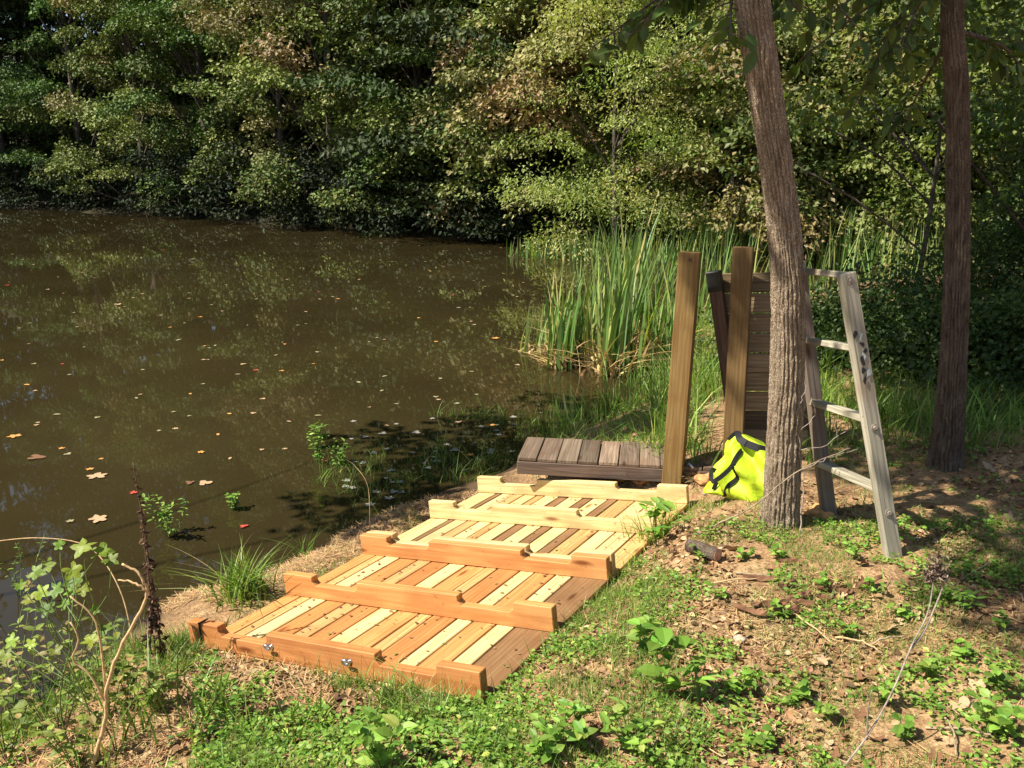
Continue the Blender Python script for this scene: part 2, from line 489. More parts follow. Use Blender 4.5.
def blades_np(P, Ht, lean, Wd, col, seg=3, curl=1.0):
    """grass blades: root, height, lean vector (n,2), width"""
    n = len(P); Vs = []
    a = np.random.RandomState(n).rand(n) * 2 * np.pi
    S = np.stack([np.cos(a), np.sin(a), np.zeros(n)], 1)
    for s in range(seg + 1):
        f = s / seg
        c = P.copy(); c[:, 2] += Ht * (f - .25 * f * f * curl * np.minimum(1, np.linalg.norm(lean, axis=1) / (Ht + 1e-6)))
        c[:, :2] += lean * (f ** 1.8)
        wq = Wd * (1 - f ** 1.6) + Wd * .02
        Vs += [c - S * wq[:, None] / 2, c + S * wq[:, None] / 2]
    V = np.stack(Vs, 1); k = V.shape[1]; V = V.reshape(-1, 3)
    F = np.array([(2 * s, 2 * s + 1, 2 * s + 3, 2 * s + 2) for s in range(seg)])
    faces = [((np.arange(n) * k)[:, None, None] + F[None]).reshape(-1, 4)]
    return V, faces, np.repeat(col, k, 0)
def merge(parts):
    V = []; F = {}; T = []; n = 0
    for v, fs, t in parts:
        V.append(v); T.append(t)
        for f in fs: F.setdefault(f.shape[1], []).append(f + n)
        n += len(v)
    return np.concatenate(V), [np.concatenate(x) for x in F.values()], np.concatenate(T)
def link_np(name, data, mat, parent=None, origin=None):
    V, F, T = data
    base = wloc(parent) if parent is not None else (np.zeros(3) if origin is None else np.asarray(origin, float))
    me = np_mesh(name, V - base, F, T)
    o = link(name, me, mat, parent)
    if parent is None: o.location = Vector([float(q) for q in base])
    return o
def palette(rng, n, cols, probs, var=.18):
    cols = np.array(cols); k = rng.choice(len(cols), n, p=np.array(probs) / sum(probs))
    c = cols[k] * (1 + var * rng.randn(n, 1)) * (1 + .06 * rng.randn(n, 3))
    return np.clip(c, .004, .9)

# ================================================================== SETTING
def axis(lo, hi, f0, f1, step, grow=1.16):
    a = list(np.arange(f0, f1, step)); s = step; x = f1
    while x < hi: a.append(x); s *= grow; x += s
    a.append(hi); s = step; x = f0 - step; pre = []
    while x > lo: pre.append(x); s *= grow; x -= s
    pre.append(lo)
    return np.array(pre[::-1] + a)
gx = axis(-190, 190, -3.2, 4.2, .032); gy = axis(-60, 260, 1.3, 7.0, .032)
X, Y = np.meshgrid(gx, gy, indexing='ij')
Z = hf(X, Y)
nx, ny = X.shape
ii = (np.arange(nx - 1)[:, None] * ny + np.arange(ny - 1)[None]).ravel()
F = np.stack([ii, ii + ny, ii + ny + 1, ii + 1], 1)
me = np_mesh("ground", np.stack([X.ravel(), Y.ravel(), Z.ravel()], 1), [F], smooth=True)
m, t, b = new_mat("bare_soil")
tc = nd(t, "ShaderNodeTexCoord")
def tn(scale, det=6, rough=.6, dist=0):
    n = nd(t, "ShaderNodeTexNoise"); n.inputs["Scale"].default_value = scale; n.inputs["Detail"].default_value = det
    n.inputs["Roughness"].default_value = rough; n.inputs["Distortion"].default_value = dist
    t.links.new(tc.outputs["Object"], n.inputs["Vector"]); return n
n1, n2, n3, n4 = tn(2.2), tn(14, 6, .7, .5), tn(90, 3), tn(7, 5, .6, 1)
r = ramp(t, [(.30, (.16, .09, .045)), (.45, (.32, .205, .11)), (.60, (.45, .315, .175)), (.78, (.54, .41, .25))]); t.links.new(n2.outputs[0], r.inputs[0])
r2 = ramp(t, [(.42, (0, 0, 0)), (.62, (1, 1, 1))]); t.links.new(n1.outputs[0], r2.inputs[0])
f = nd(t, "ShaderNodeMath", operation='MULTIPLY'); f.inputs[1].default_value = .45; t.links.new(r2.outputs[0], f.inputs[0])
col = mixc(t, f.outputs[0], r.outputs[0], (.38, .23, .125))
r3 = ramp(t, [(.55, (0, 0, 0)), (.68, (1, 1, 1))]); t.links.new(n4.outputs[0], r3.inputs[0])
f = nd(t, "ShaderNodeMath", operation='MULTIPLY'); f.inputs[1].default_value = .55; t.links.new(r3.outputs[0], f.inputs[0])
col = mixc(t, f.outputs[0], col, (.20, .17, .065))
r4 = ramp(t, [(.35, (.55, .5, .45)), (.65, (1.25, 1.2, 1.15))]); t.links.new(n3.outputs[0], r4.inputs[0])
col = mixc(t, 1.0, col, r4.outputs[0], 'MULTIPLY')
sx = nd(t, "ShaderNodeSeparateXYZ"); t.links.new(tc.outputs["Object"], sx.inputs[0])
mr = nd(t, "ShaderNodeMapRange"); mr.inputs[1].default_value = .015; mr.inputs[2].default_value = .13; t.links.new(sx.outputs[2], mr.inputs[0])
col = mixc(t, mr.outputs[0], (.07, .045, .025), col)
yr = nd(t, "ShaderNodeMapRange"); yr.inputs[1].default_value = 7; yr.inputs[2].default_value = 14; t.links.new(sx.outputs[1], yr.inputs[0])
col = mixc(t, yr.outputs[0], col, (.035, .03, .016))  # far bank soil: shade beneath its trees put into the colour
t.links.new(col, b.inputs["Base Color"]); b.inputs["Roughness"].default_value = .95; b.inputs["Specular IOR Level"].default_value = .15
bb = bump(t, n2.outputs[0], .8, .03, b)
b2 = nd(t, "ShaderNodeBump"); b2.inputs["Strength"].default_value = .8; b2.inputs["Distance"].default_value = .008
t.links.new(n3.outputs[0], b2.inputs["Height"]); t.links.new(bb.outputs[0], b2.inputs["Normal"]); t.links.new(b2.outputs[0], b.inputs["Normal"])
tag(link("ground", me, m), kind='structure')

# water
m, t, b = new_mat("pond_water")
tc = nd(t, "ShaderNodeTexCoord")
b.inputs["Roughness"].default_value = .018; b.inputs["IOR"].default_value = 1.33
n = nd(t, "ShaderNodeTexNoise"); n.inputs["Scale"].default_value = .45; n.inputs["Detail"].default_value = 4
t.links.new(tc.outputs["Object"], n.inputs["Vector"])
r = ramp(t, [(.35, (.025, .019, .0075)), (.65, (.035, .027, .0105))]); t.links.new(n.outputs[0], r.inputs[0])
t.links.new(r.outputs[0], b.inputs["Base Color"])
n = nd(t, "ShaderNodeTexNoise"); n.inputs["Scale"].default_value = 2.2; n.inputs["Detail"].default_value = 1.5; n.inputs["Roughness"].default_value = .45
t.links.new(tc.outputs["Object"], n.inputs["Vector"])
bump(t, n.outputs[0], .022, .03, b)
wm = np_mesh("water", [[-68, -8, 0], [16, -8, 0], [16, 60, 0], [-68, 60, 0]], [np.array([[0, 1, 2, 3]])])
tag(link("water", wm, m), kind='structure')

# ------------------------------------------------------------------ trees
GREEN = [(.06, .11, .025), (.095, .16, .035), (.16, .20, .05), (.26, .26, .09), (.30, .20, .10)]
def pad_leaves(rng, c, rx, rz, n, size, cols, probs, droop=.5, tilt=0.0):
    """a spray of foliage: a ragged, slightly domed layer of leaves round c"""
    th = rng.rand(n) * 2 * np.pi; rr = np.sqrt(rng.rand(n))
    k1, k2 = rng.rand(2) * 6.28
    lobe = 1 + .28 * np.sin(3 * th + k1) + .18 * np.sin(5 * th + k2)
    x = rr * rx * lobe * np.cos(th); y = rr * rx * lobe * np.sin(th)
    z = rz * (.6 * (1 - rr ** 2) + .55 * rng.randn(n) * (.35 + .5 * (1 - rr))) - rr * rz * droop
    P = np.stack([x, y, z + tilt * x], 1) + c
    out = np.stack([np.cos(th), np.sin(th), np.zeros(n)], 1)
    D = out * .7 + rng.randn(n, 3) * .55 - np.array([0, 0, droop * .9])
    N = np.array([0, 0, 1.]) + rng.randn(n, 3) * .55
    L = size * (.7 + .6 * rng.rand(n))
    return P, D, N, L, palette(rng, n, cols, probs)
def crown_np(rng, pads, per, size, cols, probs, wid=.30, droop=.5):
    Ps, Ds, Ns, Ls, Cs = [], [], [], [], []
    for (c, rx, rz) in pads:
        pr = np.array(probs, float) * (.4 + 1.2 * rng.rand(len(probs)))
        n = max(20, int(per * rx * rx))
        a = list(pad_leaves(rng, np.asarray(c, float), rx, rz, n, size, cols, pr, droop, rng.uniform(-.25, .25)))
        c0 = palette(rng, 1, cols, probs, .12)                      # each spray keeps to one hue
        a[4] = np.clip(a[4] * .35 + c0 * .65 * (1 + .12 * rng.randn(n, 1)), .004, .9)
        for q, s in zip(a, (Ps, Ds, Ns, Ls, Cs)): s.append(q)
    P, D, N, L, Cc = [np.concatenate(q) for q in (Ps, Ds, Ns, Ls, Cs)]
    return leaves_np(P, D, N, L, L * wid, Cc, .3)
def forest_tree(name, x, y, height, rad, seed, label, group, cols=GREEN, probs=(3, 4, 3, 1.5, .8), npad=60, per=170, size=.17, low=.08,
                face=(0, -1), cat='tree', padr=(.55, 1.25), wid=.30, tr=None, lean=(0, 0), shell=.62, padz=(.16, .36)):
    rng = np.random.RandomState(seed)
    z0 = max(hz(x, y), .02)
    T = thing(name, (x, y, z0 - .05), label, cat, group)
    top = np.array([x + lean[0], y + lean[1], z0 + height])
    pads = []
    for i in range(npad):
        f = low + (1 - low) * (i + rng.rand()) / npad
        prof = rad * (1 - .75 * max(0, f - .45) ** 1.3 / .55 ** 1.3) * (.75 + .25 * min(1, f / .2))
        a = rng.rand() * 2 * np.pi
        # more foliage on the side open to the light
        r_ = prof * (shell + (1.08 - shell) * rng.rand())
        c = np.array([x + lean[0] * f + math.cos(a) * r_, y + lean[1] * f + math.sin(a) * r_, z0 + height * f + rng.randn() * .15])
        c[2] = max(c[2], .25 + .1 * rng.rand())
        pads.append((c, rng.uniform(*padr), rng.uniform(*padz)))
    tr = tr or height * .014 + .03
    mb = MB()
    sp = spline([(x, y, z0 - .3), (x + lean[0] * .3 + rng.randn() * .15, y + rng.randn() * .15, z0 + height * .4), tuple(top * .97 + np.array([x, y, z0]) * .03)], 14)
    mb.tube(sp, np.linspace(tr, tr * .25, 14), 8)
    for (c, rx, rz) in pads[::3]:
        f = max(.03, (c[2] - z0) / height - .12); b0 = sp[min(13, int(f * 13))]
        mid = (b0 + c) / 2 + np.array([0, 0, .12 * rng.rand()])
        mb.tube(spline([b0, mid, c], 5), np.linspace(tr * .35, .012, 5), 4, cap=False)
    mb.build("trunk", M['far_bark'], T, smooth=True)
    link_np("crown", crown_np(rng, pads, per, size, cols, probs, wid), M['far_leaf' if y > 12 and name != 'pond_head_tree' else 'leaf'], T)
    return T

A = on_z(-160, 203)[:2]; B = on_z(515, 243)[:2]
def shore_pt(f, back=0.0):
    """along the far bank, f in pixels of x"""
    xs = [-160, 0, 100, 200, 330, 440, 515, 560]; ys = [203, 208, 212, 219, 229, 237, 243, 250]
    p = on_z(f, float(np.interp(f, xs, ys)))
    d = (B - A) / np.linalg.norm(B - A); nrm = np.array([-d[1], d[0]])
    return p[0] + nrm[0] * back, p[1] + nrm[1] * back
DOG = [(.07, .115, .025), (.12, .175, .04), (.20, .24, .065), (.31, .29, .12), (.32, .22, .12)]
SHADEG = [(.014, .026, .008), (.024, .042, .011), (.045, .068, .018)]  # near-black greens: shade of the gaps between trees put into leaf colour
ORD = ['leftmost', 'second', 'third', 'fourth', 'fifth', 'sixth', 'seventh', 'eighth', 'ninth', 'tenth', 'eleventh', 'twelfth', 'thirteenth', 'fourteenth', 'fifteenth', 'sixteenth', 'seventeenth', 'eighteenth', 'nineteenth', 'twentieth']
front = [(-120, 9, 'broad green tree leaning over the water at the far left of the bank', GREEN, (4, 4, 1, .2, 0)),
         (-20, 10, 'deep green tree with low boughs at the far left end of the opposite bank', GREEN, (5, 3, 1, .1, 0)),
         (50, 9.5, 'dark leafy tree whose pale green sprays hang low over the far water', GREEN, (4, 3, 2, .4, .1)),
         (125, 9, 'tree with layered yellow-tinged boughs reaching down to the far waterline', DOG, (2, 3, 3, 2, 1)),
         (185, 10.5, 'tall green tree between two yellowing ones on the far bank', GREEN, (4, 3, 2, .5, .2)),
         (245, 9, 'bushy tree with a rounded pinkish-tan top bough above the far bank', DOG, (2, 3, 2, 2, 2)),
         (315, 9.5, 'large yellowing tree in the middle of the far bank, drooping olive leaves', DOG, (1.5, 3, 3, 2.5, 1.2)),
         (385, 10.5, 'dark-centred tree just right of the large yellowing tree', DOG, (3, 3, 2, 1, .8)),
         (455, 8, 'tree with bright flat green boughs over the right end of the far bank', DOG, (2, 3, 3, 2, 1)),
         (515, 6.5, 'rusty-tinged tree where the far bank turns towards the cattails', DOG, (1.5, 2, 2, 2, 2.5))]
for i, (px, hgt, lab, cols, pr) in enumerate(front):
    x, y = shore_pt(px, .9 + (i % 3) * .5)
    forest_tree('bank_tree', x, y, hgt * (y / 26) ** .5, 2.4 * (y / 26) ** .4, 100 + i, lab, 'trees along the far bank', cols, pr, npad=68, per=850, size=.125, low=.06, wid=.34, padz=(.28, .62), shell=.80,
                padr=(.5, 1.15), lean=(.4, -1.0))
for i in range(19):
    px = -125 + i * 36 + (i % 3) * 7
    x, y = shore_pt(px, .25 + .3 * (i % 2))
    forest_tree('bank_shrub', x, y, 1.5 + .5 * ((i * 7) % 4) / 4 + y * .02, 1.7, 150 + i, '%s from the left of the shade-dark shrubs over the far waterline' % ORD[i], 'shrubs at the far waterline',
                [(.010, .02, .006), (.018, .03, .009), (.04, .06, .015), (.14, .16, .05)], (4, 3, .8, .12), npad=26, per=260, size=.13, low=.02, padr=(.45, .9), tr=.03, cat='shrub', shell=.2)  # leaf colours darkened to stand for the shade under the overhanging trees
for i in range(11):
    x, y = shore_pt(-150 + i * 68, 5.5 + (i % 2) * 1.6)
    forest_tree('forest_tree', x, y, 15 + (i * 37 % 5) + max(0, 4 - i) * 1.8, 3.6, 200 + i, '%s from the left of the tall shade-dark trees behind the front row' % ORD[i], 'tall trees behind the far bank',
                SHADEG, (4, 3, 1.5), npad=85, per=75, size=.28, low=.04, padr=(1.1, 2.0), shell=.45)
for i in range(9):
    x, y = shore_pt(-200 + i * 100, 13)
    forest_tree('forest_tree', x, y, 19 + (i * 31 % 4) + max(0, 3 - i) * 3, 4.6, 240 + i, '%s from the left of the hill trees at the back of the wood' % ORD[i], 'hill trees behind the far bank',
                SHADEG, (2, 3, 3), npad=70, per=22, size=.45, low=.08, padr=(1.4, 2.6), shell=.4)
for i, (x, y) in enumerate([(-33, 44), (-39, 47), (-46, 44), (-52, 47), (-60, 47), (-66, 40), (-70, 30)]):
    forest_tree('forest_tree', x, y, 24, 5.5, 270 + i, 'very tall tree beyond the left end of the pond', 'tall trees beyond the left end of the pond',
                SHADEG + GREEN[:1], (2, 3, 3, 2), npad=70, per=22, size=.5, low=.04, padr=(1.8, 3.0), shell=.4)
# trees at the head of the pond, right of the far bank
WIL = [(.30, .38, .10), (.38, .42, .13), (.44, .43, .17), (.24, .33, .08)]
head = [(612, 18.5, 7.5, 1.8, 'feathery yellow-green tree with thin leaves behind the cattails', WIL, (2, 3, 2, 2), .13, .18),
        (676, 19.5, 8.0, 2.2, 'rounded light green tree beside the feathery one behind the cattails', WIL, (3, 3, 1, 3), .13, .25),
        (730, 18.0, 4.8, 2.0, 'low tan-leaved tree seen left of the curved trunk above the cattails', DOG, (2, 2, 3, 3, 2.5), .17, .3),
        (800, 18.5, 5.0, 2.1, 'yellowing tree seen just right of the curved trunk', DOG, (.5, 1, 4, 3, 1), .17, .3),
        (872, 17.5, 4.8, 2.0, 'pale yellow-green tree between the two near trunks', DOG, (.3, 2, 5, 3, .3), .17, .3),
        (950, 17.0, 5.2, 2.0, 'green tree directly behind the straight trunk', DOG, (1, 3, 4, 1, .1), .17, .3),
        (1035, 15.5, 4.6, 2.0, 'sunlit yellow-green tree at the far right behind the shrubs', DOG, (1, 3, 4, 2, .2), .17, .3)]
for i, (px, Yy, hgt, rad, lab, cols, pr, sz, wd) in enumerate(head):
    x = (px - 512) / FPX * Yy * 1.03
    forest_tree('pond_head_tree', x, Yy, hgt, rad, 300 + i, lab, 'trees round the head of the pond', cols, pr, npad=66, per=800, size=sz * .66, low=.04, padr=(.45, .95), padz=(.25, .6), wid=wd, tr=.07)
for i in range(9):
    x = -1.5 + i * 2.9; yy = 25 + (i % 3) * 1.8 - max(0, i - 4) * 1.1
    forest_tree('forest_tree', x, yy, 11 + (i * 29 % 4), 3.0, 340 + i, '%s from the left of the trees on the slope above the pond head' % ORD[i], 'trees on the slope above the head of the pond',
                GREEN[:2] + SHADEG[1:], (1, 1, 3, 4), npad=80, per=190, size=.17, low=.06, padr=(.9, 1.7), shell=.5)
for i in range(8):
    x = 2 + i * 4.4; yy = 33 - i * 1.2
    forest_tree('forest_tree', x, yy, 15, 4.4, 360 + i, '%s from the left of the trees topping the slope behind the pond head' % ORD[i], 'trees at the top of the slope',
                SHADEG + GREEN[:1], (2, 3, 3, 2), npad=60, per=26, size=.42, low=.08, padr=(1.4, 2.5), shell=.4)
# shaded understorey at the right
ush = [(800, 6.6, .2, .8, 'low dark shrub between the curved tree and the ladder'), (850, 6.3, .15, .8, 'low dark shrub seen through the rungs of the ladder'), (900, 6.2, .2, .8, 'low dark shrub right of the ladder top'),
       (955, 5.9, .2, .8, 'low dark shrub directly behind the foot of the straight trunk'), (1005, 5.6, .25, .8, 'low dark shrub at the right, knee high in front of the broad one'), (1060, 5.2, .3, .8, 'low dark shrub on the right edge of the frame'),
              (1005, 7.4, .9, .9, 'broad dark shrub right of the straight trunk'), (1060, 6.6, 1.9, 1.1, 'dark shrub cut by the right edge, chest high'),
       (1040, 9.6, 1.6, 1.2, 'tall shaded shrub in the back at the right edge')]
for i, (px, Yy, hgt, rad, lab) in enumerate(ush):
    x = (px - 512) / FPX * Yy * 1.03
    forest_tree('understory_shrub', x, Yy, hgt, rad, 400 + i, lab, 'dark shrubs under the trees', [(.04, .075, .018), (.06, .10, .02), (.08, .12, .03), (.12, .16, .04)], (4, 3, 1, .4),
                npad=44, per=1800, size=.036, low=.02, padz=(.10, .25), padr=(.28, .5), tr=.02, cat='shrub', shell=.2, wid=.36)
# saplings with flat dark sprays reaching across the top right
sap = [(1015, 6.8, 4.2, 1.7, 'young tree with flat dark leaf layers at the right edge'), (905, 9.5, 3.6, 1.5, 'slender sapling with layered leaves between the two near trunks')]
for i, (px, Yy, hgt, rad, lab) in enumerate(sap):
    x = (px - 512) / FPX * Yy * 1.03
    forest_tree('sapling', x, Yy, hgt, rad, 430 + i, lab, None, [(.05, .09, .02), (.08, .12, .03), (.12, .16, .04)], (3, 3, 1), npad=34 - 8 * i, per=330, size=.075, low=.34 + .12 * i, padr=(.35, .8), tr=.035, shell=.15, wid=.34)

# ------------------------------------------------------------------ the near trunks, with ridged bark
def ridged_trunk(path, rad, seed, n=168, m=620, depth=.14, freq=22):
    P = spline(path, m); T_, A_, B_ = frames(P)
    rad = np.interp(np.linspace(0, 1, m), np.linspace(0, 1, len(rad)), rad)
    th = np.arange(n) * 2 * np.pi / n
    arc = np.concatenate([[0], np.cumsum(np.linalg.norm(np.diff(P, axis=0), axis=1))])
    TH, AR = np.meshgrid(th, arc)
    # ridges: furrows wandering up the trunk
    uu = TH / (2 * np.pi) * freq + ((vnoise(AR * 4 + seed, TH * 1.2) - .5) * 1.3 + (vnoise(AR * 16 + seed, TH * 5) - .5) * .55 + (vnoise(AR * 60 + seed, TH * 9) - .5) * .25) * np.sin(TH / 2) ** 0.5
    a = np.abs(((uu + .35 * (vnoise(AR * 9, TH * 3 + seed) - .5)) % 1) - .5) * 2
    cell = np.floor(uu); brk = vnoise(AR * 26 + cell * 7.3, cell * 3.1)
    h_ = np.clip(a * 1.7, 0, 1) * (.5 + .5 * np.clip((brk - .3) * 9, 0, 1)) * .8 + .35 * vnoise(AR * 75, TH * 20) * np.clip(a * 2, 0, 1)
    flare = 1 + .38 * np.exp(-AR / .10) * (1 + .55 * np.sin(TH * 5 + seed))
    rr = rad[:, None] * flare * (1 - depth * (1 - h_)) * (1 + .06 * (vnoise(AR * 3, TH * 1.5 + seed) - .5))
    V = P[:, None] + rr[..., None] * (np.cos(th)[None, :, None] * A_[:, None] + np.sin(th)[None, :, None] * B_[:, None])
    i = np.arange(m - 1)[:, None] * n; j = np.arange(n)[None]; k = (j + 1) % n
    F = np.stack([i + j, i + k, i + n + k, i + n + j], -1).reshape(-1, 4)
    return V.reshape(-1, 3), F, np.clip(1 - h_ * 1.6, 0, 1).ravel()
def near_tree(name, label, pxpath, Y0, up, seed, mat, cat='tree', dY=0.0):
    base = g(pxpath[0][0], pxpath[0][1])
    T = thing(name, base, label, cat)
    pts = []; rads = []
    for q, (px, py, wpx) in enumerate(pxpath):
        p = at_y(px, py, base[1] + dY * q); pts.append(p)
        rads.append(wpx / 2 / FPX * (.92 if seed < 4 else .80) * (ca * p[1] - sa * (p[2] - H)))
    pts[0] = pts[0] - np.array([0, 0, .12])
    for (dx, dy, dz, r_) in up:
        pts.append(pts[-1] + np.array([dx, dy, dz])); rads.append(r_)
    V, F, gr = ridged_trunk(pts, rads, seed)
    me = np_mesh("trunk", V - base, [F], smooth=True, attr=("groove", gr))
    link("trunk", me, mat, T)
    return T, base, np.array(pts)
MT, mt_base, mt_pts = near_tree('curved_tree', 'near tree with rough furrowed bark and a curved trunk beside the yellow bag',
    [(781, 524, 39), (783, 470, 38), (786, 400, 38), (788, 320, 36), (786, 250, 35), (778, 180, 35), (768, 110, 36), (759, 50, 37), (751, -8, 38)], 0,
    [(-.1, .05, .5, .078), (-.1, .1, .8, .07), (.1, .1, 1.2, .06), (.15, .1, 1.5, .045), (.1, .1, 1.5, .02)], 2.0, M['bark'])
RT, rt_base, rt_pts = near_tree('straight_tree', 'straighter near tree standing in shade at the right of the ladder',
    [(943, 466, 40), (948, 430, 36), (953, 360, 32), (957, 270, 30), (958, 180, 28), (957, 90, 28), (953, -8, 27)], 0,
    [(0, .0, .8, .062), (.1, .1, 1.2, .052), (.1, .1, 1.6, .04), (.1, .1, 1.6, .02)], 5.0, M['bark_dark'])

NEARLEAF = [(.06, .10, .02), (.09, .14, .028), (.13, .18, .04)]
LST = ((0, 0), (.28, .85), (.6, .9), (.85, .42), (1, 0))
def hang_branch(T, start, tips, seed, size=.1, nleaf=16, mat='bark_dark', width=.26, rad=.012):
    """a bough: a branch mesh and its leaves, both parts of the tree"""
    rng = np.random.RandomState(seed); mb = MB(); P = []; D = []
    start = np.asarray(start, float)
    for tip in tips:
        tip = np.asarray(tip, float); L_ = np.linalg.norm(tip - start)
        mid = (start * .45 + tip * .55) + np.array([0, 0, .12 * L_]) + rng.randn(3) * .04 * L_
        sp = spline([start, mid, tip], 18); mb.tube(sp, np.linspace(rad, .0025, 18), 6)
        for q in range(5, 18, 1):
            if rng.rand() < .25: continue
            dirv = unit(sp[min(q + 1, 17)] - sp[q - 1]); side = unit(np.cross(dirv, [0, 0, 1])) * (1 if q % 2 else -1)
            tw = sp[q] + (side * .8 + dirv * .6) * L_ * .16 * rng.uniform(.5, 1.3) + np.array([0, 0, -.02])
            mb.tube(spline([sp[q], (sp[q] + tw) / 2 + np.array([0, 0, .012]), tw], 5), np.linspace(.003, .0012, 5), 4)
            k = nleaf
            f = rng.rand(k) ** .7
            base = sp[q][None] * (1 - f[:, None]) + tw[None] * f[:, None]
            P.append(base); D.append(unit(tw - sp[q])[None] * .7 + rng.randn(k, 3) * .6 - np.array([0, 0, .55]))
    mb.build("branch", M[mat], T, smooth=True)
    P = np.concatenate(P); D = np.concatenate(D); n = len(P)
    N = np.array([0, 0, 1.]) + rng.randn(n, 3) * .5; L = size * (.6 + .7 * rng.rand(n))
    link_np("foliage", leaves_np(P, D, N, L, L * width, palette(rng, n, NEARLEAF, (2, 3, 2)), .25, LST, .18), M['leaf'], T)

def P3(px, py, Yv): return at_y(px, py, Yv)
hang_branch(MT, P3(745, -40, 3.5), [P3(600, 42, 3.35), P3(640, 30, 3.25), P3(690, -5, 3.3)], 1, .085, 3)
hang_branch(MT, P3(740, -55, 3.5), [P3(730, 40, 3.0), P3(800, 10, 3.1), P3(860, 30, 3.2)], 2, .08, 2)
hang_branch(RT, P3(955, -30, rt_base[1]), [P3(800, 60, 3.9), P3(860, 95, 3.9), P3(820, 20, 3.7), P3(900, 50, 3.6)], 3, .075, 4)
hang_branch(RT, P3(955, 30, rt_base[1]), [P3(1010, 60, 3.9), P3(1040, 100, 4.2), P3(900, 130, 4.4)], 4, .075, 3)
# crowns above the frame, which throw the dappled shade
def shade_crown(T, name, pads, seed, per=120, size=.14):
    rng = np.random.RandomState(seed)
    link_np(name, crown_np(rng, pads, per, size, NEARLEAF, (2, 3, 2), .34), M['leaf'], T)
S = np.array(SUN)
def up_sun(p, tt): return np.asarray(p, float) + S * tt
rng = np.random.RandomState(11)
_lad = at_y(846, 273, g(893, 557)[1] + .12); _lb = g(893, 557)
KEEP_LIT = np.array([[mt_base[0] + .02, mt_base[1], z_] for z_ in np.linspace(mt_base[2], 1.75, 8)] + [_lb * (1 - f) + _lad * f for f in np.linspace(0, 1, 7)]
                    + [g(742, 501) + np.array([0, 0, .15])] + [at_y(690, y_, 4.3) for y_ in (255, 330, 400, 450)])
def shade_pads(n, tlo, thi, rad, rng):
    """boughs whose shadows fall on the ground right of the ladder"""
    out = []
    while len(out) < n:
        px = rng.uniform(800, 1200); py = rng.uniform(300, 700)
        if py > 475 + (px - 865) * .46 or px < 865: continue
        p = g(px, py) if px < 1020 else on_z(px, py, .55)
        c = up_sun(p, rng.uniform(tlo, thi)); rr_ = rng.uniform(*rad)
        q = KEEP_LIT - c; q = q - np.outer(q @ S, S)               # distance of the sunlit things from the bough's shadow
        if np.min(np.linalg.norm(q, axis=1)) < rr_ * 1.15 + .06 and rng.rand() < .93: continue
        out.append((c, rr_, .16))
    return out
pads = shade_pads(75, 4.6, 8.5, (.22, .42), rng)
for zz in np.linspace(2.15, 3.7, 10):                    # boughs shading the upper trunk
    p = np.array([mt_pts[6][0], mt_pts[6][1], zz]); c = up_sun(p, 1.9 + 1.2 * rng.rand()) + rng.randn(3) * .05
    if c[2] > 3.05: pads.append((c, .22, .08))
shade_crown(MT, "crown", pads, 21, per=1300, size=.09)
pads = shade_pads(60, 6.5, 10, (.3, .5), rng)
for i in range(90):                                     # right side of the crown, over the shrubs
    a = rng.rand() * 6.28; r_ = 3.4 * math.sqrt(rng.rand()); zz = 4.2 + 4.5 * rng.rand()
    pads.append(((rt_pts[-3][0] + 1.2 + math.cos(a) * r_, rt_pts[-3][1] + 2.6 + math.sin(a) * r_, zz), rng.uniform(.4, .85), .2))
shade_crown(RT, "crown", pads, 22, per=420)
# a tree on the spit at the left, out of the frame: its boughs shade the shallow water
lt = (-6.7, 1.7); LT = thing('pondside_tree', (lt[0], lt[1], hz(*lt)), 'tree on the near bank out of frame whose boughs shade the shallows', 'tree')
pads = []
for (px, py) in [(395, 500), (370, 520), (430, 455), (440, 480), (500, 440), (520, 462), (560, 425), (580, 455), (610, 405), (620, 450), (660, 430),
                 (470, 425), (540, 400), (400, 440), (690, 455), (640, 445), (400, 470), (480, 455), (540, 445)]:
    p = on_z(px, py - 4, .05)
    for q in range(4):
        c = up_sun(p, 4.4 + 1.0 * rng.rand()) + rng.randn(3) * .13
        pads.append((c, rng.uniform(.17, .28), .09))
mb = MB(); hub = np.array([-6.3, 2.0, 3.9])
mb.tube(spline([(lt[0], lt[1], hz(*lt) - .2), (-6.6, 1.8, 2), hub, (-6.1, 2.1, 4.4)], 16), np.linspace(.13, .04, 16), 10)
for (c, a, b_) in pads[30:60:22]:
    mb.tube(spline([hub, (hub + c) / 2 + np.array([0, 0, .3]), c], 7), np.linspace(.010, .004, 7), 5)
mb.build("trunk", M['bark'], LT, smooth=True)
shade_crown(LT, "crown", pads, 23, per=900, size=.10)

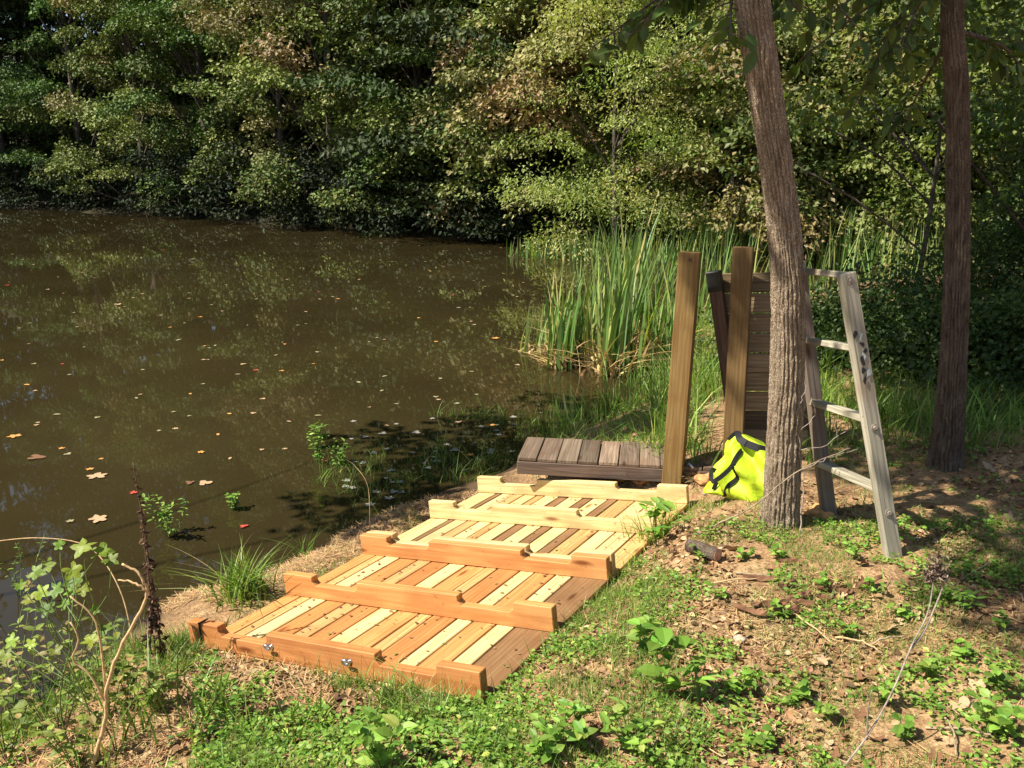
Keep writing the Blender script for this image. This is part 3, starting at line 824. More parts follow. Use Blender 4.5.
# ================================================================== PALLETS
def frame_obj(o, origin, U, V, N):
    mtx = Matrix(((U[0], V[0], N[0], origin[0]), (U[1], V[1], N[1], origin[1]), (U[2], V[2], N[2], origin[2]), (0, 0, 0, 1)))
    o.matrix_world = mtx
def stringer_mesh(L=1.22, hgt=.089, th=.038, notch=.036):
    """stringer upside down: two fork notches cut from its upper edge; local x along, z up"""
    pr = [(0, 0), (L, 0), (L, hgt)]
    def nt_(x0, x1):
        r_ = .014
        return [(x1, hgt), (x1, hgt - notch + r_), (x1 - r_, hgt - notch), (x0 + r_, hgt - notch), (x0, hgt - notch + r_), (x0, hgt)]
    pr += nt_(.84, 1.068) + nt_(.152, .38) + [(0, hgt)]
    n = len(pr); V = [(x, -th / 2, z) for x, z in pr] + [(x, th / 2, z) for x, z in pr]
    import bmesh
    me = bpy.data.meshes.new("stringer")
    bm = bmesh.new(); vs = [bm.verts.new(v) for v in V]
    f1 = bm.faces.new(vs[:n]); f2 = bm.faces.new(vs[n:][::-1])
    for i in range(n):
        j = (i + 1) % n; bm.faces.new((vs[j], vs[i], vs[n + i], vs[n + j]))
    bmesh.ops.recalc_face_normals(bm, faces=bm.faces)
    bmesh.ops.bevel(bm, geom=[e for e in bm.edges if e.is_boundary is False and e.calc_face_angle(0) > .8], offset=.0022, segments=1, affect='EDGES')
    bm.to_mesh(me); bm.free()
    return me
def child_local(name, me, mat, parent, loc, color, rotz=0, rot=None):
    o = link(name, me, mat, parent); o.location = loc; o.color = (*color, 1)
    if rot: o.rotation_euler = rot
    elif rotz: o.rotation_euler = (0, 0, rotz)
    return o
PALE = (.70, .56, .27); PALE2 = (.66, .50, .25); ORG = (.52, .23, .075); ORG2 = (.57, .29, .10); LORG = (.55, .35, .14); BRN = (.24, .14, .065); TAN = (.50, .33, .17)
def jit(c, r_, k=.05):
    m_ = 1 + r_.randn() * k
    return tuple(min(.9, max(.01, q * m_ * (1 + r_.randn() * .015))) for q in c)
def pallet(name, label, v0, rows, boards, strcols, seed):
    r_ = np.random.RandomState(seed)
    T = thing(name, (0, 0, 0), label, 'pallet', 'new wooden pallets laid upside down')
    org = PT + PV * v0
    frame_obj(T, org, PU, PV, PN)
    # boards run away from the camera under the stringers
    gap = .006; tot = sum(q[0] for q in boards) + gap * (len(boards) - 1); k = 1.216 / tot
    u = .002; v_lo = rows[0] - .018; v_hi = rows[-1] + .02
    for (wd, colr) in boards:
        wd_ = wd * k; mb = MB(); off = r_.uniform(-.006, .004)
        ln = v_hi - v_lo
        mb.box((0, 0, 0), (ln + off, wd_ - gap * .3, .0185), None, .002)
        o = mb.build("deck_board", M['wood'], T, local=True)
        o.location = (u + wd_ / 2, (v_lo + v_hi) / 2, -.0108 + r_.uniform(-.0015, .001)); o.rotation_euler = (0, r_.uniform(-.004, .004), math.pi / 2 + r_.uniform(-.004, .004))
        o.color = (*jit(colr, r_), 1)
        u += wd_ + gap * k
    out = []
    for v, c in zip(rows, strcols):
        o = child_local("stringer", stringer_mesh(), M['wood'], T, (0, v, 0.0), jit(c, r_, .03))
        out.append(o)
        o.rotation_euler = (0, 0, r_.uniform(-.006, .006))
    return T, out
P1, s1 = pallet('wooden_pallet', 'nearest upside-down pallet, freshly sawn orange boards, its front stringer carrying two eye bolts', 0,
    [0.0, .482, .978],
    [(.075, ORG2), (.05, LORG), (.075, PALE), (.09, ORG), (.07, LORG), (.09, ORG), (.08, PALE), (.095, ORG2), (.055, LORG), (.10, ORG), (.065, PALE), (.09, ORG2), (.07, PALE), (.15, BRN)],
    [ORG, ORG2, ORG2], 1)
P2, s2 = pallet('wooden_pallet', 'farther upside-down pallet, pale yellow boards with brown strips, butted to the orange one', 1.024,
    [0.0, .515, 1.006],
    [(.11, PALE), (.03, BRN), (.07, PALE2), (.06, LORG), (.07, PALE), (.045, LORG), (.08, PALE), (.05, BRN), (.08, PALE), (.05, BRN), (.08, PALE), (.05, BRN), (.09, LORG), (.08, PALE), (.09, PALE2), (.09, LORG)],
    [PALE2, PALE, PALE], 2)
# eye bolts on the front stringer, plus the black band on its left end
for (ux, zz) in ((.40, .052), (.735, .050)):
    mb = MB(); th = np.linspace(0, 2 * np.pi, 17)[:-1]; ringp = [(ux + .013 * math.cos(a), -.037 - .013 * math.sin(a) * .5, zz + .004 + .011 * math.sin(a)) for a in np.linspace(0, 2 * np.pi, 17)]
    mb.tube(ringp, np.full(17, .0042), 8)
    mb.tube([(ux, -.018, zz), (ux, -.027, zz)], [.0042, .0042], 8)
    mb.tube([(ux, -.0185, zz), (ux, -.0215, zz)], [.011, .011], 14)
    mb.build("eye_bolt", M['steel'], s1[0], local=True, smooth=False)
mb = MB(); mb.box((.062, -.0205, .045), (.008, .003, .091), None, .001); mb.box((.062, 0, .0905), (.008, .044, .003), None, .001)
mb.build("black_mark", M['tape'], s1[0], local=True)

# ------------------------------------------------------------------ boards & square timbers in world space
def bar(name, p0, p1, wid, thk, face, mat, color, parent, bev=.003, ext=0):
    """a sawn bar from p0 to p1; 'face' is the direction its wide side looks"""
    p0 = np.asarray(p0, float); p1 = np.asarray(p1, float); ax = unit(p1 - p0)
    n = unit(np.asarray(face, float) - ax * (np.asarray(face, float) @ ax)); sdir = np.cross(n, ax)
    L_ = np.linalg.norm(p1 - p0) + ext
    mb = MB(); mb.box((0, 0, 0), (L_, wid, thk), None, bev)
    o = mb.build(name, mat, parent, local=True)
    mtx = Matrix(((ax[0], sdir[0], n[0]), (ax[1], sdir[1], n[1]), (ax[2], sdir[2], n[2])))
    o.rotation_euler = mtx.to_euler()
    o.location = Vector([float(q) for q in ((p0 + p1) / 2 - wloc(parent))]) if parent is not None else Vector([float(q) for q in (p0 + p1) / 2])
    o.color = (*color, 1)
    return o
# square posts
pb = g(672, 484); T = thing('square_post', pb, 'leaning square timber post nearest the pallets, knot near its top', 'post', 'square posts set in the bank')
ptop = P3(690.5, 252, pb[1] + .02)
post = bar('post_shaft', pb - np.array([0, 0, .12]), ptop, .102, .102, (-.35, -1, .1), M['post_wood'], (.25, .165, .06), T)
mb = MB(); kd = unit(np.array([-.35, -1, 0])); kp = ptop + np.array([-.012, -.052, -.035])
mb.tube([kp + kd * 0, kp + kd * .006], [.009, .009], 10); mb.build('bolt_head', M['dead_brown'], T)
pb2 = g(733, 458); T2 = thing('square_post', pb2, 'square timber post just behind the bag, in front of the slatted panel', 'post', 'square posts set in the bank')
ptop2 = P3(743.5, 247, pb2[1] + .05)
bar('post_shaft', pb2 - np.array([0, 0, .12]), ptop2, .098, .098, (-.35, -1, .1), M['post_wood'], (.19, .125, .05), T2)

# old grey pallet used as a step, behind the posts
zd = hz(*on_z(600, 465, .15)[:2]) + .075
c0, c1, c2, c3 = [on_z(*q, zd) for q in ((517, 459), (682, 468), (722, 450), (560, 443))]
c1 = c0 + unit(c1 - c0) * 1.42
pv_ = np.cross([0, 0, 1.], unit(c1 - c0)); c3 = c0 + pv_ * .37; c2 = c1 + pv_ * .37
DT = thing('weathered_platform', (*((c0 + c2) / 2)[:2], zd - .125), 'low weathered grey board platform at the water side of the posts', 'platform')
rD = np.random.RandomState(5)
nb = 13
for i in range(nb):
    f = (i + .5) / nb; a = c0 * (1 - f) + c1 * f; b_ = c3 * (1 - f) + c2 * f
    wv_ = np.linalg.norm(c1 - c0) / nb * .965 * rD.uniform(.95, 1.02)
    o = bar('deck_board', a + np.array([0, 0, rD.uniform(-.004, .003)]), b_ + np.array([0, 0, rD.uniform(-.004, .004)]), wv_, .02, (0, 0, 1), M['old_wood'], jit((.19, .135, .095), rD, .3), DT, .003, .0)
for f in (0.035, .5, .965):
    a = c0 * (1 - f) + c3 * f; b_ = c1 * (1 - f) + c2 * f
    bar('stringer', a - np.array([0, 0, .048]), b_ - np.array([0, 0, .048]), .035, .072, (0, 0, 1), M['old_wood'], (.17, .12, .095), DT)

# ------------------------------------------------------------------ weathered ladder
R0 = g(893, 557); L0 = g(829, 517)
R1 = P3(846, 273, R0[1] + .12)
LD = thing('wooden_ladder', (R0 + L0) / 2, 'grey weathered wooden ladder with four rungs leaning left beside the curved tree', 'ladder')
rungv = L0 - R0; rungv = rungv * 1.0
L1 = P3(797, 262, L0[1] + .10)
face = unit(np.cross(R1 - R0, rungv)); face = face if face[0] > 0 else -face
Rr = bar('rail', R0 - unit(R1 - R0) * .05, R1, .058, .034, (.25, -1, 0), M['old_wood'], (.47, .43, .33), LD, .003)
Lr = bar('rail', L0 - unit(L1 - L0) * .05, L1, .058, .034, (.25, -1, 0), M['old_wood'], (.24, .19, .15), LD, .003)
def on_line(a, b_, py):
    ts = np.linspace(0, 1, 400); ys = [project(a + (b_ - a) * q)[1] for q in ts]
    return a + (b_ - a) * ts[int(np.argmin(np.abs(np.array(ys) - py)))]
for (yl, yr) in ((271, 275), (340, 349), (402, 420), (464, 490)):
    a = on_line(L0, L1, yl); b_ = on_line(R0, R1, yr)
    bar('rung', a, b_ - unit(b_ - a) * .012, .055, .024, (0.1, -.1, 1), M['old_wood'], (.45, .41, .31), LD, .003)
for py in (281, 427, 512):                               # bolt heads
    p = on_line(R0, R1, py); d_ = unit(np.array([.25, -1, 0.])); d_ = unit(d_ - unit(R1 - R0) * (d_ @ unit(R1 - R0)))
    mb = MB(); mb.tube([p + d_ * .017, p + d_ * .0195], [.014, .014], 16); mb.tube([p + d_ * .0195, p + d_ * .025], [.008, .007], 6)
    mb.build('bolt', M['twig_grey'], LD)
rP = np.random.RandomState(8)
for i in range(9):                                       # peeling paint and old tape on the rail
    p = on_line(R0, R1, 330 + i * 6 + rP.rand() * 4); ax = unit(R1 - R0); d_ = unit(np.array([.25, -1, 0.])); d_ = unit(d_ - ax * (d_ @ ax)); sd_ = np.cross(d_, ax)
    c = p + d_ * (.0178 + .0004 * i) + sd_ * rP.uniform(-.014, .016)
    mb = MB(); ang = np.sort(rP.rand(8) * 6.28)
    V = [c + (ax * math.sin(a) * .017 + sd_ * math.cos(a) * .010) * rP.uniform(.5, 1.2) for a in ang]; V2 = [v + d_ * .0015 for v in V]
    mb.add(V + V2, [tuple(range(8, 16))] + [(k, (k + 1) % 8, 8 + (k + 1) % 8, 8 + k) for k in range(8)])
    mb.build('paint_flake' if i % 3 else 'tape_scrap', M['flake'] if i % 3 == 1 else M['tape'], LD)

# slatted panel behind
Yp = pb2[1] + .22
SP = thing('slatted_panel', g(760, 446), 'dark weathered panel of horizontal slats standing between the post and the curved tree', 'panel')
a0 = P3(713, 273, Yp - .05); a1 = P3(738, 447, Yp - .05); b0 = P3(800, 271, Yp - .1); b1 = P3(808, 449, Yp - .1)
ns = 9
for i in range(ns):
    f0 = (i + .5) / ns
    p = a0 * (1 - f0) + a1 * f0; q = b0 * (1 - f0) + b1 * f0
    hh = np.linalg.norm(a1 - a0) / ns * .93
    bar('slat', p, q + rP.randn(3) * .004, hh, .018, (0, -1, .08), M['old_wood'], jit((.40, .28, .165), rP, .28), SP, .004)
sa0 = a0 + np.array([-.005, -.035, .01]); sa1 = a1 + np.array([0, -.035, -.02])
bar('stile', sa1, sa0, .07, .036, (-.5, -1, 0), M['old_wood'], (.17, .11, .085), SP)
bar('stile', b1 + np.array([0, .03, -.03]), b0 + np.array([0, .03, .0]), .06, .036, (-.5, -1, 0), M['old_wood'], (.17, .12, .09), SP)
bar('tape_wrap', sa0 - unit(sa0 - sa1) * .10, sa0 + unit(sa0 - sa1) * .004, .076, .042, (-.5, -1, 0), M['tape'], (.02, .02, .02), SP)

# ------------------------------------------------------------------ hi-vis bag
bg = g(742, 501); BY = bg[1] + .02
BT = thing('tool_bag', (bg[0], bg[1], bg[2]), 'slumped fluorescent yellow bag with black zip and handles behind the curved tree', 'bag')
mY, t, b = new_mat('fluorescent_fabric')
b.inputs["Base Color"].default_value = (.42, .56, .02, 1); b.inputs["Roughness"].default_value = .6
n = nd(t, "ShaderNodeTexNoise"); n.inputs["Scale"].default_value = 16; n.inputs["Detail"].default_value = 3
tc = nd(t, "ShaderNodeTexCoord"); t.links.new(tc.outputs["Object"], n.inputs["Vector"]); bump(t, n.outputs[0], .5, .02, b)
r = ramp(t, [(.35, (.36, .50, .012)), (.6, (.48, .62, .02))]); t.links.new(n.outputs[0], r.inputs[0]); t.links.new(r.outputs[0], b.inputs["Base Color"])
# cross-sections of the bag from the ground to the zip: centre offset, half width, half depth
def bag_ring(zf):
    hw = .165 * (1 - .10 * zf) ; hd = .11 * (1 - .86 * zf ** 1.4)
    return hw, hd
nr, na = 26, 72
k = pb[1]
sc_ = BY / FPX
Vb = []
for i in range(nr):
    zf = i / (nr - 1); hw, hd = bag_ring(zf)
    for j in range(na):
        a = 2 * math.pi * j / na; cx = math.copysign(abs(math.cos(a)) ** .75, math.cos(a)); sy = math.copysign(abs(math.sin(a)) ** .75, math.sin(a))
        x = cx * hw; y = sy * hd
        # the left top corner stands up, the zip runs down to the right
        topz = .285 - .30 * max(0, (x + .10)) ** 1.0 - .9 * max(0, -.10 - x)
        left = .5 * max(0, zf - .0) * .0
        z = zf * topz
        if x < 0: x *= (1 - .42 * zf ** 1.1)
        bul = 1 + .16 * math.sin(zf * math.pi) - .10 * (1 - zf) ** 6
        y *= bul
        crease = .014 * math.sin(9 * a + 7 * zf) * math.sin(math.pi * zf) + .02 * (float(vnoise(a * 2.2 + 3, zf * 5)) - .5) + .012 * math.sin(14 * zf + 5 * math.cos(a))
        Vb.append((x + crease * cx, y + crease * sy * 1.3, z + .01 * (float(vnoise(a * 3, 2)) - .5)))
Vb = np.array(Vb); rot = R(-30); c_, s_ = math.cos(rot), math.sin(rot)
bc = P3(751, 500, BY)
def bagw(V):
    V = np.atleast_2d(V); return np.stack([V[:, 0] * c_ - V[:, 1] * s_ + bc[0], V[:, 0] * s_ + V[:, 1] * c_ + BY + .09, V[:, 2] + bg[2] - .012], 1)
mb = MB(); F = [(i * na + j, i * na + (j + 1) % na, (i + 1) * na + (j + 1) % na, (i + 1) * na + j) for i in range(nr - 1) for j in range(na)]
F += [tuple(range(na))[::-1], tuple(range((nr - 1) * na, nr * na))]
mb.add(bagw(Vb), F); mb.build('body', mY, BT, smooth=True)
def bag_pt(xf, zf, push=.006, side=-1):
    """a point on the front of the bag: xf -1..1 across, zf 0..1 up"""
    best = None
    a = -math.acos(max(-1, min(1, math.copysign(abs(xf) ** (1 / .75), xf))))
    j = int(round((a % (2 * math.pi)) / (2 * math.pi) * na)) % na; i = min(nr - 1, int(round(zf * (nr - 1))))
    p = Vb[i * na + j].copy(); p[1] -= push
    return p
def ribbon(name, pts, wid, mat, T, thick=.003):
    P = spline(pts, 40); P = bagw(P); Tn, _, _ = frames(P)
    outd = np.array([0.1, -1, .25]); Sd = unit(np.cross(Tn, outd)); O = unit(np.cross(Sd, Tn))
    mb = MB(); V = np.stack([P - Sd * wid / 2, P + Sd * wid / 2, P + Sd * wid / 2 + O * thick, P - Sd * wid / 2 + O * thick], 1).reshape(-1, 3)
    F = []
    for i in range(len(P) - 1):
        for j in range(4): F.append((i * 4 + j, i * 4 + (j + 1) % 4, (i + 1) * 4 + (j + 1) % 4, (i + 1) * 4 + j))
    F += [(0, 1, 2, 3), tuple(range(len(V) - 4, len(V)))]
    mb.add(V, F); return mb.build(name, mat, T)
zipp = [bag_pt(q, 1.0, .004) + np.array([0, 0, -.004]) for q in np.linspace(-.92, .9, 12)]
ribbon('zip', zipp, .032, M['black'], BT, .006)
hd_ = [bag_pt(-.80, .10), bag_pt(-.85, .35), bag_pt(-.86, .48) + np.array([-.03, -.03, 0]), bag_pt(-.66, .42) + np.array([0, -.05, -.02]), bag_pt(-.50, .52) + np.array([0, -.04, 0]), bag_pt(-.30, .80), bag_pt(-.22, .62), bag_pt(-.14, .40), bag_pt(-.38, .22), bag_pt(-.44, .05)]
ribbon('handle', hd_, .020, M['black'], BT)

# ================================================================== POND PLANTS
CAT = [(.17, .28, .07), (.22, .33, .11), (.13, .22, .06), (.40, .42, .14)]
DRY = [(.55, .40, .19), (.45, .31, .14), (.32, .21, .10)]
def cattail(name, px, py, hgt, nb, spread, label, group, seed, dry=.25, wd=.022, base=None):
    rng = np.random.RandomState(seed)
    p = on_z(px, py, 0.0) if base is None else np.asarray(base, float)
    T = thing(name, (p[0], p[1], max(-.02, min(p[2], 1))), label, 'cattail', group)
    nb = max(4, int(nb * (1.8 if 'near stand' in group else 1.1)))
    Pq = np.stack([p[0] + rng.randn(nb) * spread * .45, p[1] + rng.randn(nb) * spread * .45, np.full(nb, p[2] - .05)], 1)
    hh = hgt * (1.14 if 'near stand' in group else 1) * rng.uniform(.5, 1.05, nb); ln = rng.randn(nb, 2) * (hh * .13)[:, None] + np.array([.10, 0]) * hh[:, None] * .6
    link_np('green_blades', blades_np(Pq, hh, ln, wd * rng.uniform(.7, 1.2, nb), palette(rng, nb, CAT, (3, 3, 2, 2)), 5), M['grass'], T)
    n2 = int(nb * dry) + 3
    Pq = np.stack([p[0] + rng.randn(n2) * spread * .55, p[1] + rng.randn(n2) * spread * .55, np.full(n2, p[2] - .03)], 1)
    hh = hgt * rng.uniform(.12, .5, n2); ln = rng.randn(n2, 2) * (hh * .7)[:, None]
    link_np('dry_blades', blades_np(Pq, hh, ln, wd * rng.uniform(.6, 1.1, n2), palette(rng, n2, DRY, (3, 2, 2)), 5, 1.6), M['dry'], T)
clumps = [(540, 352, .55, 10, .22, 'small cattail clump with bent dry blades at the left edge of the stand'),
          (560, 366, .95, 22, .14, 'upright dark green cattail clump at the left of the stand'),
          (588, 364, 1.05, 26, .20, 'tall cattail clump in the middle of the near stand'),
          (612, 372, 1.3, 32, .20, 'thick cattail clump with yellow lower blades'),
          (632, 355, 1.5, 34, .24, 'tallest cattail clump leaning right'),
          (662, 362, 1.1, 22, .22, 'cattail clump just left of the leaning post'),
          (600, 340, 1.25, 13, .30, 'cattail clump at the back of the near stand')]
for i, (px, py, h_, nb_, sp_, lab) in enumerate(clumps):
    cattail('cattail_clump', px, py, h_, nb_, sp_, lab, 'cattails of the near stand', 500 + i, 2.2, .036)
k = 0
for px in range(540, 1000, 23):
    py = 259 + 3 * math.sin(px * .3) + (px > 680) * (px - 680) * .035
    cattail('cattail_clump', px, py, (.5 if px < 690 else 1.05) + .4 * ((px * 7) % 5) / 5, 60, .8, '%s cattail clump from the left in the band at the pond head' % ORD[min(k, 19)], 'cattails at the head of the pond', 530 + k, .15, .035); k += 1
for i, (px, py) in enumerate([(690, 330), (715, 322), (745, 318), (820, 312), (870, 306), (920, 302)]):
    cattail('cattail_clump', px, py, 1.3, 36, .45, '%s from the left of the cattail clumps behind the slatted panel' % ORD[i], 'cattails behind the slatted panel', 560 + i, .2, .026)

# ------------------------------------------------------------------ ground cover (uncountable)
def scatter_px(rng, n, box, z_from_ground=True):
    """ground points inside an image box given as world quad on z~.3 (uniform over the ground)"""
    x0, y0, x1, y1 = box
    A_ = on_z(x0, y1 + 30, .62); B_ = on_z(x1 + 30, y1, .1); C_ = on_z(x1 + 30, y0, .1); D_ = on_z(x0, y0, .3)
    lo = np.min([A_, B_, C_, D_], 0); hi = np.max([A_, B_, C_, D_], 0)
    xs = rng.uniform(lo[0], hi[0], n * 3); ys = rng.uniform(lo[1], hi[1], n * 3)
    zz = hf(xs, ys); x, y, z = xs, ys, zz - H
    cy = -sa * y - ca * z; cz = ca * y - sa * z
    u = 512 + FPX * x / cz; v = 384 + FPX * cy / cz
    m_ = (u > x0) & (u < x1) & (v > y0) & (v < y1)
    return np.stack([xs, ys, zz], 1)[m_][:n]
def pal_uv(P):
    rx = P[:, 0] - PT[0]; ry = P[:, 1] - PT[1]; det = PU[0] * PV[1] - PU[1] * PV[0]
    return (rx * PV[1] - ry * PV[0]) / det, (ry * PU[0] - rx * PU[1]) / det
def off_pallets(P, m_=.0):
    u, v = pal_uv(P); return P[~((u > -m_) & (u < 1.22 + m_) & (v > -.03 - m_) & (v < 2.07 + m_))]
def land(P, lo=.0):
    d = sdist(P[:, 0], P[:, 1]); return P[d > lo]
def pmask(P, s, thr, seed=0):
    return P[fbm(P[:, 0] * s + seed, P[:, 1] * s + seed * 2.7) > thr]
GR = [(.14, .24, .035), (.20, .31, .05), (.10, .17, .03), (.30, .36, .09), (.36, .30, .13)]
def grass(P, hgt, wd, rng, lean=.6, probs=(3, 3, 2, 1, .6)):
    n = len(P); hh = hgt * np.clip(rng.gamma(3.2, .26, n), .25, 2.4); ln = rng.randn(n, 2) * (hh * lean)[:, None]
    return blades_np(P - np.array([0, 0, .004]), hh, ln, wd * rng.uniform(.6, 1.2, n), palette(rng, n, GR, probs), 3)
rng = np.random.RandomState(77)
parts = []
for (box, n, hgt, wd, thr, sc2) in [((150, 640, 500, 800), 15000, .055, .0032, .44, 4.2), ((470, 560, 720, 800), 14000, .04, .003, .42, 3.0),
                                  ((0, 640, 260, 820), 4500, .07, .0035, .40, 2.5), ((600, 490, 790, 580), 4500, .035, .003, .45, 2.6), ((650, 310, 830, 470), 6000, .22, .009, .36, 1.5), ((200, 500, 420, 620), 2500, .05, .003, .47, 3), ((690, 520, 1040, 790), 15000, .028, .0028, .47, 3.6),
                                  ((480, 360, 720, 480), 5000, .10, .005, .40, 1.6), ((820, 380, 1040, 450), 3500, .12, .006, .42, 1.2), ((820, 440, 1040, 600), 2500, .05, .004, .50, 2)]:
    P = scatter_px(rng, n * 2, box); P = land(off_pallets(P, .012), .02)
    P = pmask(P, sc2, thr)[:n]
    if len(P): parts.append(grass(P, hgt, wd, rng))
P = off_pallets(scatter_px(rng, 12000, (150, 560, 700, 720)), .006); u, v = pal_uv(P)      # fringe standing against the pallets
d_ = np.hypot(np.maximum(np.maximum(-u, u - 1.22), 0), np.maximum(np.maximum(-v, v - 2.07), 0)); P = P[(d_ < .07) & (fbm(P[:, 0] * 9, P[:, 1] * 9) > .42)][:2600]
parts.append(grass(P, .055, .0034, rng, .45))
tag(link_np('grass', merge(parts), M['grass']), 'short uneven green grass round the pallets and down the bank', 'grass', kind='stuff')
# straw lying flat
def flat_strips(P, L, wd, rng, cols, pr):
    n = len(P); a = rng.rand(n) * 6.28; D = np.stack([np.cos(a), np.sin(a), rng.randn(n) * .12 + .08], 1); N = np.array([0, 0, 1.]) + rng.randn(n, 3) * .3
    L_ = L * rng.uniform(.4, 1.3, n)
    return leaves_np(P + np.array([0, 0, .004]) , D, N, L_, np.full(n, wd), palette(rng, n, cols, pr), .1, ((0, .7), (.5, 1), (1, .2)), rng.uniform(-.1, .2))
parts = []
for (box, n, L_) in [((120, 600, 330, 760), 5000, .07), ((330, 470, 500, 560), 5000, .05), ((160, 540, 380, 640), 6000, .05), ((500, 540, 1040, 790), 6500, .045), ((0, 680, 200, 790), 2500, .08), ((640, 480, 800, 560), 1500, .04), ((820, 440, 1040, 620), 1600, .06)]:
    P = land(off_pallets(scatter_px(rng, n * 2, box), .005), .0); P = pmask(P, 2.2, .43, 4)[:n]
    parts.append(flat_strips(P, L_, .0014, rng, [(.52, .36, .18), (.42, .26, .13), (.30, .17, .09)], (3, 2, 2)))
tag(link_np('straw', merge(parts), M['dry']), 'dry straw and dead stems matted over the soil', 'straw', kind='stuff')
# crumbs of leaf litter
parts = []
for (box, n) in [((500, 520, 1040, 790), 3600), ((150, 640, 520, 790), 2500), ((820, 430, 1040, 600), 2500), ((340, 480, 520, 560), 900), ((640, 470, 820, 540), 900)]:
    P = land(off_pallets(scatter_px(rng, n * 2, box), .005), .02); P = pmask(P, 3.1, .46, 9)[:n]; q = len(P)
    a = rng.rand(q) * 6.28; D = np.stack([np.cos(a), np.sin(a), rng.randn(q) * .25], 1); N = np.array([0, 0, 1.]) + rng.randn(q, 3) * .45; L_ = rng.uniform(.008, .028, q)
    parts.append(leaves_np(P + np.array([0, 0, .006]), D, N, L_, L_ * .38, palette(rng, q, [(.20, .11, .055), (.31, .19, .10), (.45, .32, .18), (.12, .07, .04)], (3, 3, 2.5, 1), .25), .5, ((0, .3), (.4, 1), (.8, .7), (1, 0)), .1))
q = 420; uu_ = rng.uniform(.02, 1.2, q); vv_ = rng.uniform(.05, 2.0, q)      # crumbs fallen on the pallets
P = PT + PU * uu_[:, None] + PV * vv_[:, None] + PN * .002; a = rng.rand(q) * 6.28
D = PU * np.cos(a)[:, None] + PV * np.sin(a)[:, None] + PN * .04; L_ = rng.uniform(.005, .02, q)
parts.append(leaves_np(P, D, PN + rng.randn(q, 3) * .1, L_, L_ * .3, palette(rng, q, [(.20, .11, .055), (.31, .19, .10), (.14, .20, .04)], (3, 3, 1), .25), .3, ((0, .3), (.4, 1), (.8, .7), (1, 0)), .0))
tag(link_np('leaf_litter', merge(parts), M['dry']), 'crumbled brown leaf litter on the soil', 'leaf litter', kind='stuff')
# low broad-leaved ground cover
def rosettes(P, rng, k=(4, 9), size=.018, up=.02):
    Ps, Ds = [], []
    for p in P:
        n = rng.randint(*k); a = rng.rand(n) * 6.28; r_ = rng.uniform(.2, 1.3, n)
        s_ = rng.uniform(.6, 1.4)
        Ps.append(p + np.stack([np.cos(a) * r_ * size, np.sin(a) * r_ * size, rng.uniform(.15, 1.2, n) * up * s_], 1)); Ds.append(np.stack([np.cos(a), np.sin(a), rng.uniform(-.2, .45, n)], 1))
    Ps = np.concatenate(Ps); Ds = np.concatenate(Ds); n = len(Ps)
    L_ = size * rng.uniform(.6, 1.5, n)
    return leaves_np(Ps, Ds, np.array([0, 0, 1.]) + rng.randn(n, 3) * .55, L_, L_ * rng.uniform(.18, .38, n), palette(rng, n, [(.13, .24, .035), (.19, .32, .05), (.26, .38, .07), (.34, .40, .08)], (3, 4, 2, .6)), .2,
                     ((0, 0), (.3, .9), (.65, .9), (1, 0)), .15)
parts = []
for (box, n, sz, thr, s2) in [((480, 640, 760, 800), 1500, .018, .50, 3.6), ((200, 640, 500, 790), 2200, .022, .44, 3.4), ((640, 520, 1040, 800), 2600, .020, .5, 5.2), ((520, 560, 700, 660), 500, .016, .46, 4), ((840, 560, 1040, 800), 400, .022, .53, 5),
                              ((0, 660, 220, 800), 500, .02, .45, 4), ((820, 390, 1040, 470), 900, .03, .42, 1.5), ((860, 440, 1040, 560), 300, .025, .5, 3), ((600, 350, 700, 450), 500, .03, .42, 2)]:
    P = land(off_pallets(scatter_px(rng, n * 3, box), .02), .05); P = pmask(P, s2, thr, 2)[:n]
    if len(P): parts.append(rosettes(P[:max(1, int(len(P) * .45))], rng, (3, 8), sz * .72, .025))
tag(link_np('ground_cover', merge(parts), M['leaf']), 'low broad-leaved green ground cover on the bank', 'ground cover', kind='stuff')
# drowned weeds in the shaded shallows
P = scatter_px(rng, 9000, (300, 400, 700, 520)); d = sdist(P[:, 0], P[:, 1]); P = P[(d < .02) & (d > -1.15)]; P = pmask(P, 1.6, .47, 3)[:1500]; P[:, 2] = -.02
tag(link_np('water_grass', grass(P, .12, .005, rng, .5, (3, 1, 4, 0.3, .5)), M['grass']), 'thin dark grass standing in the shaded shallow water', 'water grass', kind='stuff')

